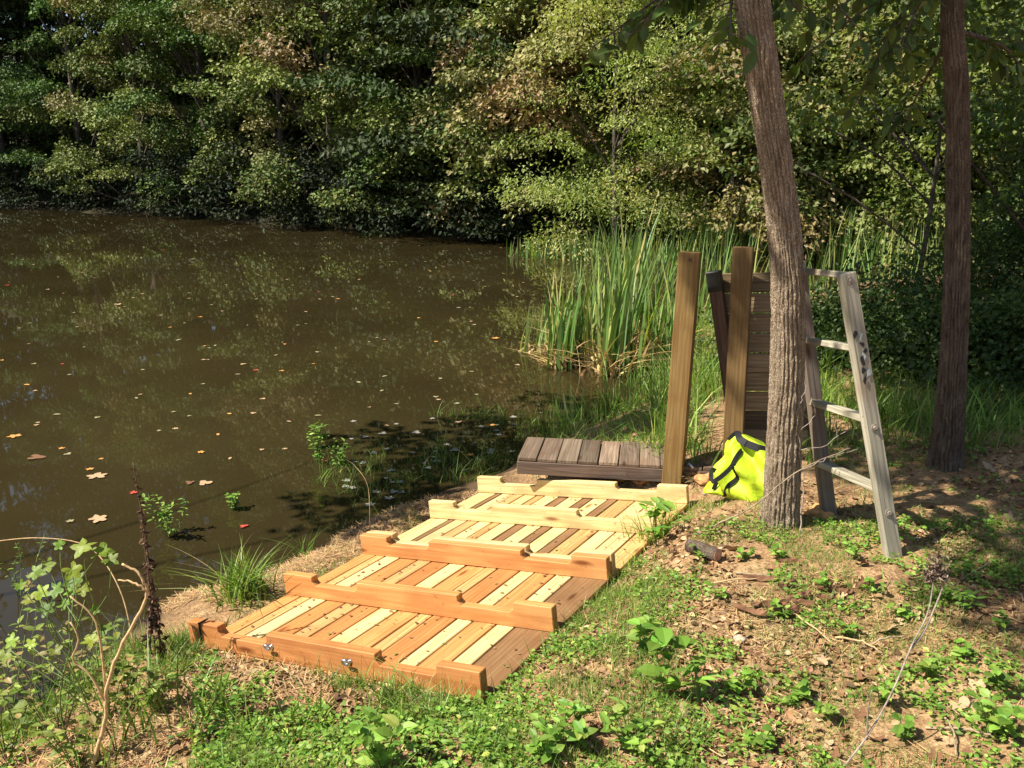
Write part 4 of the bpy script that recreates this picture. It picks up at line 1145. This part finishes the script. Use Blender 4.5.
# ------------------------------------------------------------------ individual weeds
def sprig(name, px, py, hgt, label, seed, nstem=3, nleaf=9, size=.045, wid=.24, group=None, spread=.5, cols=((.13, .24, .035), (.20, .34, .05), (.28, .40, .08)), base=None, stem='stem_green', sr=.0022, leafmat='leaf', droop=.25, cat='weed'):
    rng = np.random.RandomState(seed); p = g(px, py) if base is None else np.asarray(base, float)
    T = thing(name, p, label, cat, group); mb = MB(); Ps, Ds = [], []
    for s in range(nstem):
        a = rng.rand() * 6.28; tip = p + np.array([math.cos(a) * spread * hgt * rng.uniform(.3, 1), math.sin(a) * spread * hgt * rng.uniform(.3, 1), hgt * rng.uniform(.75, 1.05)])
        sp = spline([p - np.array([0, 0, .01]), p * .5 + tip * .5 + rng.randn(3) * .06 * hgt + np.array([0, 0, .1 * hgt]), tip], 12); mb.tube(sp, np.linspace(sr, sr * .4, 12), 5)
        for q in range(nleaf):
            f = .2 + .8 * (q + .5) / nleaf; b_ = sp[min(11, int(f * 11))]; aa = q * 2.4 + rng.rand()
            Ps.append(b_); Ds.append((math.cos(aa), math.sin(aa), rng.uniform(.0, .7)))
    mb.build('stem', M[stem], T, smooth=True)
    Ps = np.array(Ps); Ds = np.array(Ds); n = len(Ps); L_ = size * rng.uniform(.6, 1.25, n)
    link_np('foliage', leaves_np(Ps, Ds, np.array([0, 0, 1.]) + rng.randn(n, 3) * .25, L_, L_ * wid, palette(rng, n, cols, (3, 3, 2)), .25, LST, droop), M[leafmat], T)
    return T
sprig('leafy_weed', 657, 548, .22, 'upright leafy green weed at the right corner of the far pallet', 1, 4, 8, .075, .22, spread=.35)
sprig('leafy_weed', 668, 700, .26, 'tall seedling with oval leaves standing right of the near pallet', 2, 2, 8, .06, .38, spread=.25)
sprig('leafy_weed', 700, 705, .16, 'narrow bright tuft of leaves beside the tall oval-leaved seedling', 3, 5, 6, .05, .16, spread=.4)
sprig('leafy_weed', 385, 775, .17, 'bright green weed at the bottom edge below the eye bolts', 4, 5, 8, .045, .3, spread=.5)
sprig('leafy_weed', 575, 745, .10, 'broad patch-forming weed at the bottom centre', 5, 8, 8, .035, .3, spread=1.0)
sprig('leafy_weed', 540, 760, .09, 'low weed at the bottom centre, left of the patch-forming one', 6, 7, 8, .035, .3, spread=1.0)
sprig('leafy_weed', 630, 750, .10, 'low weed at the bottom centre, right of the patch-forming one', 26, 7, 8, .033, .3, spread=1.0)
sprig('leafy_weed', 738, 695, .07, 'small rounded yellow-green seedling on the bare soil', 7, 4, 5, .036, .45, spread=.7)
sprig('leafy_weed', 795, 700, .06, 'small seedling right of the rounded yellow-green one', 8, 4, 5, .03, .4, spread=.7)
sprig('leafy_weed', 990, 740, .11, 'bright leafy seedling at the bottom right corner', 9, 5, 7, .034, .4, spread=.7)
sprig('leafy_weed', 880, 705, .08, 'seedling with pale ribbed leaves right of the large curled leaf', 10, 4, 6, .034, .3, spread=.7)
sprig('leafy_weed', 963, 612, .07, 'grassy seedling near the right edge below the shade', 11, 5, 7, .034, .16, spread=.8)
sprig('leafy_weed', 640, 655, .12, 'leafy seedling beside the right edge of the near pallet', 12, 3, 7, .045, .34, spread=.5)
k = 0
for (px, py) in [(745, 560), (820, 590), (850, 640), (900, 620), (930, 680), (780, 620), (870, 595), (720, 600), (830, 720), (960, 660), (1000, 690), (905, 740), (700, 560), (850, 560), (780, 560), (1000, 630), (760, 750), (940, 600)]:
    sprig('seedling', px, py, .05, 'tiny green seedling scattered on the bare soil', 600 + k, 3, 5, .028, .4, 'tiny seedlings on the bare soil', .9, cat='seedling'); k += 1

def tuft(name, px, py, hgt, n, wd, label, seed, lean=.6, z=None, spread=.03, group=None, probs=(3, 3, 2, 1, .6), cat='grass tuft'):
    rng = np.random.RandomState(seed); p = g(px, py)
    if z is not None: p = on_z(px, py, z)
    P = p + np.stack([rng.randn(n) * spread, rng.randn(n) * spread, np.zeros(n)], 1)
    hh = hgt * rng.uniform(.45, 1.1, n); ln = rng.randn(n, 2) * (hh * lean)[:, None]
    return tag(link_np(name, blades_np(P, hh, ln, wd * rng.uniform(.7, 1.2, n), palette(rng, n, GR, probs), 6, 1.3), M['grass'], None, p), label, cat, group)
tuft('sedge_tuft', 242, 595, .22, 230, .0075, 'bushy arching green sedge tuft at the water edge left of the near pallet', 1, .65, spread=.05)
tuft('sedge_tuft', 305, 556, .16, 22, .006, 'small sedge tuft behind the big one, near the second stringer', 2, .5, spread=.02)
tuft('tall_grass', 650, 545, .20, 60, .006, 'grass tuft growing over the right edge of the far pallet', 3, .8, spread=.05)
tuft('tall_grass', 665, 530, .18, 40, .006, 'second grass tuft just behind the one over the far pallet edge', 4, .8, spread=.04)
tuft('tall_grass', 218, 720, .22, 36, .006, 'long-bladed grass in front of the left end of the near pallet', 5, .35, spread=.06)
tuft('tall_grass', 300, 740, .17, 40, .006, 'long-bladed grass below the first eye bolt', 6, .5, spread=.07)
tuft('tall_grass', 130, 745, .30, 30, .007, 'long pale blades near the bottom left corner', 7, .4, spread=.06)
tuft('tall_grass', 380, 720, .14, 40, .006, 'grass tuft below the second eye bolt', 8, .6, spread=.06)
tuft('tall_grass', 650, 400, .42, 130, .010, 'tall dark grass clump on the bank left of the leaning post', 9, .3, spread=.12, probs=(3, 2, 4, .5, .1))
tuft('tall_grass', 612, 415, .35, 90, .009, 'tall dark grass at the waterline behind the platform', 10, .3, spread=.13, probs=(3, 2, 4, .5, .1))
tuft('tall_grass', 560, 440, .30, 60, .008, 'dark grass clump at the left end of the platform', 11, .45, spread=.10, probs=(3, 2, 4, .5, .1))
tuft('tall_grass', 700, 400, .40, 90, .009, 'tall grass between the two square posts', 12, .3, spread=.12, probs=(3, 3, 2, .5, .1))
for i, (px, py) in enumerate([(880, 425), (905, 418), (930, 428), (860, 418), (1000, 425), (980, 415), (840, 412)]):
    tuft('tall_grass', px, py, .28, 70, .009, '%s grass clump listed along the gap under the shrubs' % ORD[i], 40 + i, .5, spread=.14, group='grass clumps under the shrubs', probs=(3, 4, 1, 1, .1))
# water weeds
sprig('water_weed', 318, 462, .30, 'feathery weed standing in the water above the second stringer', 13, 8, 18, .036, .22, spread=.22, base=on_z(318, 466, -.02))
sprig('water_weed', 340, 468, .18, 'shorter branching weed beside the feathery water weed', 14, 6, 12, .04, .2, spread=.6, base=on_z(342, 468, -.02))
sprig('water_weed', 236, 510, .13, 'small leafy weed in open water behind the sedge', 15, 6, 12, .03, .3, spread=.35, base=on_z(236, 512, -.02))
sprig('water_weed', 180, 520, .26, 'tall feathery weed in the water beside the dead stalks', 16, 8, 16, .034, .2, spread=.45, base=on_z(170, 540, -.02))
sprig('water_weed', 25, 560, .30, 'wispy weed standing in the water at the left edge', 17, 4, 12, .022, .16, spread=.8, base=on_z(20, 600, -.02))
tuft('thin_reed', 445, 452, .22, 12, .006, 'thin dark reed tuft in the shaded water', 51, .3, z=-.02, spread=.03)
tuft('thin_reed', 520, 440, .24, 16, .006, 'thin reed tuft left of the platform', 52, .35, z=-.02, spread=.05)
tuft('thin_reed', 480, 470, .12, 12, .005, 'short reed tuft behind the left end of the far pallet', 53, .5, z=-.0, spread=.03)

# bent dry stem by the water
def stick(name, pts, r0, r1, mat, label, cat='twig', group=None, n=24, jitter=.0, seed=0, kind=None, branches=()):
    r_ = np.random.RandomState(seed); sp = spline(pts, n); sp[1:-1] += r_.randn(n - 2, 3) * jitter
    mb = MB(); mb.tube(sp, np.linspace(r0, r1, n), 7)
    for br in branches:
        q = spline(br, 12); q[1:-1] += r_.randn(10, 3) * jitter; mb.tube(q, np.linspace(r0 * .6, r1 * .7, 12), 5)
    return tag(mb.build(name, mat, None, smooth=True), label, cat, group)
b_ = g(370, 530)
stick('bent_stem', [b_, at_y(368, 487, b_[1]), at_y(355, 466, b_[1] + .05), at_y(345, 459, b_[1] + .08)], .0022, .001, M['twig_pale'], 'thin dry stem bent over beside the third stringer', 'stem')
# tall brown dead stalks at left
def dead_stalk(px, py, top, label, seed, r_=.004, nl=70):
    rng = np.random.RandomState(seed); p = g(px, py); T = thing('dead_stalk', p, label, 'dead plant')
    tp = at_y(top[0], top[1], p[1]); sp = spline([p, (p + tp) / 2 + np.array([.015, 0, 0]), tp], 30); mb = MB(); mb.tube(sp, np.linspace(r_, r_ * .4, 30), 6)
    mb.build('stem', M['dead_brown'], T, smooth=True)
    f = rng.rand(nl) ; P = sp[(4 + f * 25).astype(int)] + rng.randn(nl, 3) * .004
    a = rng.rand(nl) * 6.28; D = np.stack([np.cos(a) * .6, np.sin(a) * .6, rng.uniform(-1.2, .2, nl)], 1); L_ = rng.uniform(.012, .036, nl) * (1.25 - .9 * f)
    link_np('withered_leaves', leaves_np(P, D, rng.randn(nl, 3), L_, L_ * .28, palette(rng, nl, [(.11, .06, .04), (.19, .11, .07), (.06, .035, .025)], (2, 2, 2)), .8, ((0, .2), (.4, 1), (.75, .6), (1, .1)), .3), M['dry'], T)
dead_stalk(155, 655, (133, 462), 'tallest dark withered stalk rising over the water at left', 1, .004, 150)
dead_stalk(160, 668, (148, 565), 'shorter withered stalk right of the tallest one', 2, .003, 60)
dead_stalk(150, 672, (141, 520), 'withered stalk standing close in front of the tallest one', 3, .003, 70)
# bare curved branch
b0 = g(95, 778)
Yb = b0[1]
pz = lambda a, c, dy=0: at_y(a, c, Yb + dy)
stick('bare_branch', [pz(88, 785), pz(105, 720), pz(107, 690), pz(122, 645), pz(146, 598), pz(140, 575), pz(122, 564)], .006, .003, M['twig_pale'], 'bare curved tan branch forking up from the bottom left corner', 'branch',
      n=40, jitter=.0012, seed=3, branches=[[pz(105, 700), pz(88, 672), pz(73, 660), pz(79, 638), pz(70, 622)], [pz(106, 690), pz(100, 640), pz(92, 615), pz(70, 596)], [pz(146, 590), pz(135, 583), pz(118, 580)]])
# green vine with lobed leaves
def lobed(rng, lobes=5, s=1.0, jag=.5):
    pts = []
    n = lobes * 4
    for i in range(n):
        a = -math.pi * .88 + (i / (n - 1)) * math.pi * 1.76
        ph = (i % 4) / 4; rr = (.55 + .45 * (1 - abs(ph - .5) * 2) ** .8) * (1 - .25 * abs(a) / math.pi) * (1 + .10 * rng.randn() * jag)
        pts.append((rr * math.cos(a) * s, rr * math.sin(a) * s))
    return [(-.12 * s, 0)] + pts
def lobed_leaf_mesh(name, rng, s, curl=.2, lobes=5, thick=.0006):
    o = np.array(lobed(rng, lobes, s)); n = len(o)
    k1, k2 = rng.randn(2)
    def zf(x, y): return curl * s * ((y / s) ** 2 * (1.0 + .4 * k1) + .5 * (x / s) ** 2 * k2 + .25 * math.sin(5 * x / s + k1) * math.sin(4 * y / s + k2))
    inner = o * .55
    V = [(0, 0, zf(0, 0))] + [(x, y, zf(x, y)) for x, y in inner] + [(x, y, zf(x, y)) for x, y in o]
    F = []
    for i in range(n):
        j = (i + 1) % n; F.append((0, 1 + i, 1 + j)); F.append((1 + i, 1 + n + i, 1 + n + j, 1 + j))
    me = bpy.data.meshes.new(name); me.from_pydata(V, [], F); me.polygons.foreach_set("use_smooth", [True] * len(me.polygons)); me.update()
    return me
rv = np.random.RandomState(31)
VT = thing('vine', b0 + np.array([-.25, .1, 0]), 'green vine with jagged lobed leaves at the lower left water edge', 'vine')
vb = b0 + np.array([-.12, .05, -.01]); mbv = MB()
vine_leaves = [(84, 546, .05), (100, 552, .045), (72, 570, .04), (55, 590, .035), (35, 572, .035), (48, 566, .035), (75, 580, .045), (40, 592, .04), (82, 590, .035), (66, 604, .035), (104, 628, .04), (92, 640, .04), (110, 560, .035), (60, 545, .025),
               (12, 640, .035), (30, 645, .03), (5, 655, .035), (55, 650, .03), (95, 610, .025), (30, 600, .03), (20, 585, .025), (45, 610, .04), (70, 592, .03)]
Vv, Fv, Tv, nn = [], {3: [], 4: []}, [], 0
for i, (px, py, s_) in enumerate(vine_leaves):
    c = at_y(px, py, Yb + .12 + rv.uniform(-.1, .1)); me_ = lobed_leaf_mesh('tmp', rv, s_ * .8, .25)
    V = np.array([v.co[:] for v in me_.vertices]); a = rv.rand() * 6.28; tl = rv.uniform(.3, .9)
    Rm = np.array(Matrix.Rotation(a, 3, 'Z') @ Matrix.Identity(3)); Rt = np.array(Matrix.Rotation(tl, 3, Vector((1, rv.uniform(-.5, .5), 0)).normalized()))
    V = V @ Rm.T @ Rt.T + c
    col = palette(rv, 1, [(.15, .24, .025), (.23, .29, .035), (.11, .19, .025), (.26, .16, .07)], (4, 3, 2, .4))[0]
    for f in me_.polygons: Fv[len(f.vertices)].append([q + nn for q in f.vertices])
    Vv.append(V); Tv.append(np.tile(col, (len(V), 1))); nn += len(V); bpy.data.meshes.remove(me_)
    root = at_y(85 + rv.uniform(-18, 15), min(700, py + 60), Yb + .1)
    mbv.tube(spline([root, (root + c) / 2 + rv.randn(3) * .02, c], 8), np.linspace(.0018, .0009, 8), 5)
for (x0, y0, x1, y1) in ((60, 700, 85, 600), (85, 700, 40, 600), (100, 720, 10, 650)):
    mbv.tube(spline([at_y(x0 + 20, 775, Yb + .1), at_y(x0, y0, Yb + .1), at_y(x1, y1, Yb + .12)], 14), np.linspace(.0025, .0015, 14), 6)
mbv.build('stem', M['stem_green'], VT, smooth=True)
link_np('foliage', (np.concatenate(Vv), [np.array(Fv[3]), np.array(Fv[4])], np.concatenate(Tv)), M['leaf'], VT)
# weedy tangle at the left edge
k = 0
for (px, py, h_, lab) in [(20, 735, .42, 'leafy weed at the left edge'), (60, 745, .34, 'leafy weed in front of the vine'), (10, 700, .5, 'tall thin weed at the left edge'), (45, 705, .45, 'reddish stemmed weed below the vine leaves'),
                     (110, 720, .28, 'weed between the bare branch and the dead stalks'), (160, 712, .13, 'weed with dry leaves left of the near pallet'), (132, 712, .18, 'weed at the foot of the dead stalks'), (8, 765, .25, 'dense weed in the bottom left corner'), (75, 768, .2, 'short weed at the bottom left')]:
    sprig('bank_weed', px, py, h_, lab, 700 + k, 6, 11, .034, .28, spread=.55, cols=((.14, .20, .035), (.24, .30, .06), (.30, .24, .09)), stem='dead_brown' if k % 2 else 'stem_green', sr=.0018); k += 1
# long arching stem at left
stick('arching_stem', [at_y(-20, 543, Yb + .2), at_y(40, 538, Yb + .2), at_y(90, 548, Yb + .2), at_y(120, 590, Yb + .15), at_y(135, 650, Yb + .1)], .0012, .002, M['twig_pale'], 'thin pale stem arching over the water at left', 'stem')

# dry seed head plant, right foreground
sb = g(838, 768); Ys = sb[1]
T = thing('seed_head_plant', sb, 'dead grey plant with a crumpled dry seed head in the right foreground', 'dead plant')
mb = MB(); sp = spline([sb - np.array([0, 0, .02]), at_y(868, 735, Ys + .02), at_y(893, 690, Ys + .05), at_y(912, 645, Ys + .1), at_y(928, 612, Ys + .13), at_y(935, 570, Ys + .15)], 34)
mb.tube(sp, np.linspace(.0026, .0018, 34), 7)
mb.tube(spline([at_y(912, 648, Ys + .1), at_y(925, 630, Ys + .12), at_y(940, 595, Ys + .14), at_y(948, 575, Ys + .13)], 10), np.linspace(.003, .0018, 10), 6)
mb.tube(spline([at_y(867, 740, Ys + .02), at_y(868, 712, Ys + .02), at_y(872, 690, Ys)], 8), np.linspace(.0026, .0012, 8), 6)
mb.build('stem', M['twig_grey'], T, smooth=True)
rq = np.random.RandomState(4); nl = 130; hc = at_y(936, 572, Ys + .15)
nl = 420; P = hc + rq.randn(nl, 3) * np.array([.011, .011, .02]); D = rq.randn(nl, 3) + np.array([0, 0, .4]); L_ = rq.uniform(.005, .015, nl)
link_np('seed_head', leaves_np(P, D, rq.randn(nl, 3), L_, L_ * .3, palette(rq, nl, [(.26, .20, .15), (.17, .12, .09), (.10, .07, .055)], (3, 3, 2)), .8, ((0, .2), (.4, 1), (.75, .6), (1, .1)), .4), M['dry'], T)

# ------------------------------------------------------------------ fallen leaves
rl = np.random.RandomState(9)
leafm = [lobed_leaf_mesh('fallen_leaf', rl, 1.0, .06, 5) for _ in range(3)] + [lobed_leaf_mesh('fallen_leaf', rl, 1.0, .05, 3) for _ in range(2)]
curlm = [lobed_leaf_mesh('curled_leaf', rl, 1.0, .38, 5) for _ in range(4)]
def simple_leaf(name):
    V, F, Tn = leaves_np(np.zeros((1, 3)) - np.array([[.9, 0, 0]]), np.array([[1., 0, 0]]), np.array([[0, 0, 1.]]), 1.8, .5, np.ones((1, 3)), .08, LST, .02)
    return np_mesh(name, V, F)
leafm += [simple_leaf('fallen_leaf') for _ in range(2)]
cache = {}
def put_leaf(mesh_list, i, p, s, mat, tilt=.1, name='fallen_leaf'):
    key = (mesh_list[i].name, mat)
    if key not in cache:
        mm = mesh_list[i].copy(); mm.materials.clear(); mm.materials.append(M[mat]); cache[key] = mm
    o = bpy.data.objects.new(name, cache[key]); C.objects.link(o); o.location = Vector([float(q) for q in p])
    o.scale = (s, s * rl.uniform(.8, 1.1), s); o.rotation_euler = (rl.randn() * tilt, rl.randn() * tilt, rl.rand() * 6.28)
    return o
big = [(15, 436, .055, 'leaf_orange', 'orange dead leaf floating at the left edge of the pond'), (97, 476, .07, 'leaf_tan', 'large tan leaf floating behind the tall dead stalk'), (97, 519, .065, 'leaf_tan', 'tan leaf floating beside the top of the vine'),
       (205, 483, .055, 'leaf_tan', 'tan leaf floating beside a dark red one behind the sedge'), (190, 482, .04, 'leaf_brown', 'dark red-brown leaf floating next to the tan one behind the sedge'), (90, 469, .03, 'leaf_orange', 'small orange leaf just behind the large tan one'),
       (201, 452, .032, 'leaf_orange', 'bright orange leaf floating in open water left of the feathery weed'), (324, 461, .04, 'leaf_orange', 'pinkish orange leaf floating at the foot of the feathery weed'), (243, 526, .03, 'leaf_red', 'red leaf floating by the sedge tuft'),
       (35, 457, .075, 'leaf_brown', 'dark half sunken leaf floating at left'), (8, 285, .05, 'leaf_red', 'red leaf floating far out at the left edge'), (164, 250, .075, 'leaf_red', 'red leaf floating far out under the reflected bank'),
       (256, 370, .038, 'leaf_red', 'red leaf floating in the middle of the pond'), (243, 364, .04, 'leaf_tan', 'tan leaf floating next to the red one mid-pond'), (118, 304, .07, 'leaf_tan', 'broad tan leaf floating far out left of centre'), (134, 492, .03, 'leaf_red', 'small red leaf floating beside the dead stalk'),
       (495, 338, .06, 'leaf_orange', 'orange leaf caught on the dry blades left of the cattails'), (70, 521, .03, 'leaf_pale', 'small pale leaf left of the tan one near the vine')]
for i, (px, py, s_, mt, lab) in enumerate(big):
    tag(put_leaf(leafm, i % 5, on_z(px, py, .006 + .0), s_, mt, .03, 'floating_leaf'), lab, 'leaf', 'dead leaves floating on the pond')
glab = {'leaf_tan': 'small tan dead leaf floating on the brown pond', 'leaf_orange': 'small orange dead leaf floating on the brown pond', 'leaf_pale': 'small pale leaf floating on the brown pond', 'leaf_red': 'small red dead leaf floating on the brown pond', 'leaf_grey': 'grey wet leaf lying in the shaded shallows'}
cnt = 0
while cnt < 190:
    px = rl.uniform(0, 545); py = 212 + (rl.rand() ** 1.5) * 250
    p = on_z(px, py)
    if sdist(p[0], p[1])[0] > -.25: continue
    mt = ['leaf_tan', 'leaf_orange', 'leaf_pale', 'leaf_pale', 'leaf_red'][rl.choice(5, p=[.34, .2, .25, .15, .06])]
    s_ = rl.uniform(.018, .034) * (1 + .035 * p[1])
    tag(put_leaf(leafm, [3, 4, 5, 6, 0, 5][rl.randint(6)], (p[0], p[1], .004), s_ * .85, mt, .02, 'floating_leaf'), glab[mt], 'leaf', 'dead leaves floating on the pond'); cnt += 1
for i in range(48):
    px = rl.uniform(330, 520); py = rl.uniform(415, 505); p = on_z(px, py)
    if sdist(p[0], p[1])[0] > -.03: continue
    tag(put_leaf(leafm, rl.randint(5), (p[0], p[1], .004), rl.uniform(.02, .042), 'leaf_grey', .02, 'floating_leaf'), glab['leaf_grey'], 'leaf', 'wet leaves in the shaded shallows')
landl = [(711, 556, .045, 'leaf_brown', 'brown leaf beside the sawn log'), (637, 690, .03, 'leaf_brown', 'dark curled leaf beside the tall seedling'), (886, 634, .045, 'leaf_tan', 'large curled tan leaf on the soil in the right foreground'), (821, 663, .035, 'leaf_tan', 'tan leaf with a raised lobe left of the large curled one'),
         (974, 692, .045, 'leaf_tan', 'tan leaf curled over near the bottom right'), (862, 567, .035, 'leaf_brown', 'dark shrivelled leaf below the ladder foot'), (965, 716, .05, 'leaf_tan', 'broad flat tan leaf at the bottom right'), (898, 624, .03, 'leaf_tan', 'small pale leaf behind the large curled one'),
         (736, 552, .05, 'leaf_tan', 'pale crumpled leaf right of the sawn log'), (443, 710, .045, 'leaf_brown', 'maroon leaf in front of the right corner of the near pallet'), (585, 678, .035, 'leaf_brown', 'maroon leaf in the weeds right of the near pallet'), (290, 672, .03, 'leaf_tan', 'tan leaf leaning under the first eye bolt'),
         (290, 745, .045, 'leaf_brown', 'brown leaf in the grass at the bottom'), (615, 690, .04, 'leaf_brown', 'reddish leaf among weeds at bottom centre'), (430, 752, .04, 'leaf_brown', 'dead leaf at the bottom below the near pallet'), (690, 720, .04, 'leaf_tan', 'tan leaf beside the oval-leaved seedling'), (228, 537, .03, 'leaf_tan', 'tan leaf at the edge behind the sedge'),
         (262, 560, .04, 'leaf_brown', 'maroon leaf on the mud right of the sedge'), (1012, 520, .05, 'leaf_tan', 'tan leaf lying in the shade at the right edge'), (990, 470, .05, 'leaf_tan', 'leaf lying in the shade behind the straight trunk')]
for i, (px, py, s_, mt, lab) in enumerate(landl):
    p = g(px, py); tag(put_leaf(curlm, i % 4, p + np.array([0, 0, .008]), s_, mt, .35), lab, 'leaf', 'fallen leaves on the bank')
for i in range(120):
    px = rl.uniform(480, 1020); py = rl.uniform(520, 765)
    p = g(px, py); P = off_pallets(p[None], .03)
    if not len(P) or p[2] < .03: continue
    mt = 'leaf_brown' if rl.rand() < .7 else 'leaf_tan'
    tag(put_leaf(curlm, rl.randint(4), p + np.array([0, 0, .008]), rl.uniform(.012, .03), mt, .4), 'small brown leaf lying on the bank soil' if mt == 'leaf_brown' else 'small tan leaf lying on the bank soil', 'leaf', 'small leaves on the bank')

# ------------------------------------------------------------------ sawn log, bark pile, twigs, stones
lb = g(700, 560); le = g(722, 561)
T = thing('sawn_log', lb, 'short dark log with a reddish sawn end lying right of the far pallet', 'log')
mb = MB(); e = le + np.array([-.02, -.01, .026]); a = e + np.array([-.085, .095, -.006])
mb.tube(spline([a, (a + e) / 2 + np.array([0, 0, .004]), e], 14), np.full(14, .026) * np.random.RandomState(2).uniform(.93, 1.07, 14), 16); mb.build('log_body', M['bark_dark'], T, smooth=True)
ax = unit(e - a); mb = MB(); mb.tube([e + ax * .0005, e + ax * .002], [.0245, .0245], 20); mb.build('cut_end', M['cut_wood'], T)
sticks = [((630, 540), (800, 545), 'x')]
pA = g(706, 532); stick('twig', [pA + np.array([-.02, 0, .003]), at_y(750, 508, pA[1] - .03), at_y(800, 470, mt_base[1] - .13), at_y(850, 448, mt_base[1] - .05)], .003, .0018, M['twig'], 'long thin stick propped across the foot of the curved tree', 'stick', n=30, jitter=.001, seed=2)
k_ = mt_base[1] - .06
stick('twig', [g(800, 535) + np.array([0, 0, .0]), at_y(803, 480, k_), at_y(797, 420, k_), at_y(806, 385, k_)], .003, .0015, M['twig_grey'], 'bare forked twig standing against the right side of the curved trunk', 'twig', n=26, jitter=.003, seed=4,
      branches=[[at_y(801, 450, k_), at_y(825, 445, k_), at_y(850, 430, k_), at_y(858, 438, k_)], [at_y(803, 470, k_), at_y(830, 458, k_), at_y(862, 448, k_)], [at_y(838, 440, k_), at_y(836, 418, k_), at_y(846, 405, k_)], [at_y(801, 430, k_), at_y(815, 415, k_), at_y(812, 398, k_)]])
tw = [((735, 575), (800, 590)), ((760, 600), (835, 650)), ((860, 650), (905, 640)), ((640, 610), (665, 640)), ((925, 730), (1000, 745)), ((835, 640), (880, 655)), ((560, 735), (600, 760)), ((690, 590), (760, 582)), ((1000, 560), (950, 590)), ((780, 720), (760, 750)), ((940, 715), (955, 760))]
for i, (p_, q_) in enumerate(tw):
    a = g(*p_) + np.array([0, 0, .006]); e = g(*q_) + np.array([0, 0, .01]); m_ = (a + e) / 2 + np.array([.01, 0, .012])
    stick('twig', [a, m_, e], .0035, .002, M['twig_pale'] if i % 2 else M['twig'], 'short dry twig lying on the bank soil', 'twig', 'twigs on the soil', n=12, jitter=.0015, seed=i)
# peeling bark slabs
for i in range(15):
    px, py = rl.normal(790, 32), rl.normal(600, 22); p = g(px, py) + np.array([0, 0, .006 + .012 * rl.rand()])
    L_ = rl.uniform(.04, .12); a = rl.uniform(-.6, .5); ax = np.array([math.cos(a), math.sin(a) , rl.uniform(-.1, .2)]); sd_ = unit(np.cross(ax, [0, 0, 1]))
    n_ = 7; V = []; wv_ = rl.uniform(.005, .011)
    for q in range(n_):
        f = q / (n_ - 1) - .5
        for s_ in (-1, -.4, .4, 1):
            for th_ in (0,):
                V.append(p + ax * L_ * f + sd_ * s_ * wv_ * (1 - .5 * (2 * f) ** 4) * (1 + .25 * rl.randn()) + np.array([0, 0, .012 * (1 - s_ * s_) + .003 * rl.randn()]))
    V = np.array(V); V2 = V + np.array([0, 0, .003]); mb = MB(); m4 = 4 * n_
    F = [(q * 4 + s, q * 4 + s + 1, q * 4 + s + 5, q * 4 + s + 4) for q in range(n_ - 1) for s in range(3)]
    Fb = [tuple(x + m4 for x in f[::-1]) for f in F]
    rim = [q * 4 for q in range(n_)] + [(n_ - 1) * 4 + s for s in (1, 2, 3)] + [q * 4 + 3 for q in range(n_ - 2, -1, -1)] + [2, 1]
    Fr = [(rim[i2], rim[(i2 + 1) % len(rim)], rim[(i2 + 1) % len(rim)] + m4, rim[i2] + m4) for i2 in range(len(rim))]
    mb.add(np.concatenate([V, V2]), F + Fb + Fr)
    tag(mb.build('bark_piece', M['leaf_brown']), 'reddish brown bark strip in the heap on the soil below the tree', 'bark', 'bark strips in the heap')
# stones and clods of orange clay by the posts
for i, (px, py, s_, lab) in enumerate([(640, 481, .05, 'clod of orange clay left of the leaning post'), (622, 479, .035, 'smaller clod of orange clay at the end of the platform'), (703, 482, .045, 'clod of orange clay right of the leaning post'), (706, 494, .02, 'small pale stone in front of the bag'), (820, 516, .06, 'orange clay clod at the foot of the ladder'), (740, 640, .02, 'pinkish stone on the bare soil'), (148, 566, .03, 'tan stone at the water edge'), (232, 648, .02, 'stone hidden in straw')][:7]):
    import bmesh
    bm = bmesh.new(); bmesh.ops.create_icosphere(bm, subdivisions=3, radius=s_)
    for v in bm.verts:
        k2 = 1 + .5 * (float(vnoise(v.co.x / s_ * 1.7 + i * 3, v.co.y / s_ * 1.7 + v.co.z / s_)) - .5) + .15 * (float(vnoise(v.co.x / s_ * 7, v.co.z / s_ * 7 + i)) - .5)
        v.co *= k2; v.co.z *= .55
    me = bpy.data.meshes.new('clod'); bm.to_mesh(me); bm.free(); me.polygons.foreach_set("use_smooth", [True] * len(me.polygons))
    if 'clay' in lab: mt = M.setdefault('clay', plain('orange_clay', (.50, .26, .10), .95, 0, .35, 30))
    else: mt = M['stone']
    p = g(px, py); tag(link('clay_clod' if 'clay' in lab else 'stone', me, mt, None, p + np.array([0, 0, s_ * .15])), lab, 'clod' if 'clay' in lab else 'stone')
# dug turf with roots and a white tube end at the foot of the leaning post
tb = g(690, 480); rt_ = np.random.RandomState(12)
n = 260; a = rt_.rand(n) * 6.28; Pq = tb + np.stack([rt_.randn(n) * .035, rt_.randn(n) * .03, np.abs(rt_.randn(n)) * .022], 1)
D = np.stack([np.cos(a), np.sin(a), rt_.uniform(-.3, .7, n)], 1)
tag(link_np('root_clump', leaves_np(Pq, D, rt_.randn(n, 3), rt_.uniform(.02, .06, n), np.full(n, .0018), palette(rt_, n, [(.24, .17, .09), (.33, .25, .13), (.14, .1, .05)], (2, 2, 2)), .1, ((0, 1), (.5, 1), (1, .2)), .3), M['dry'], None, tb),
    'matted clump of dry roots at the foot of the leaning post', 'root clump')
pw = at_y(693, 468, pb[1] - .03); mb = MB(); mb.tube([pw, pw + np.array([-.018, .03, .016])], [.006, .006], 12)
mb.tube([pw + np.array([-.018, .03, .016]), pw + np.array([-.03, .05, -.06])], [.004, .004], 8)
tag(mb.build('tube_end', M['white'], None, smooth=True), 'small white tube end sticking out beside the leaning post', 'tube')
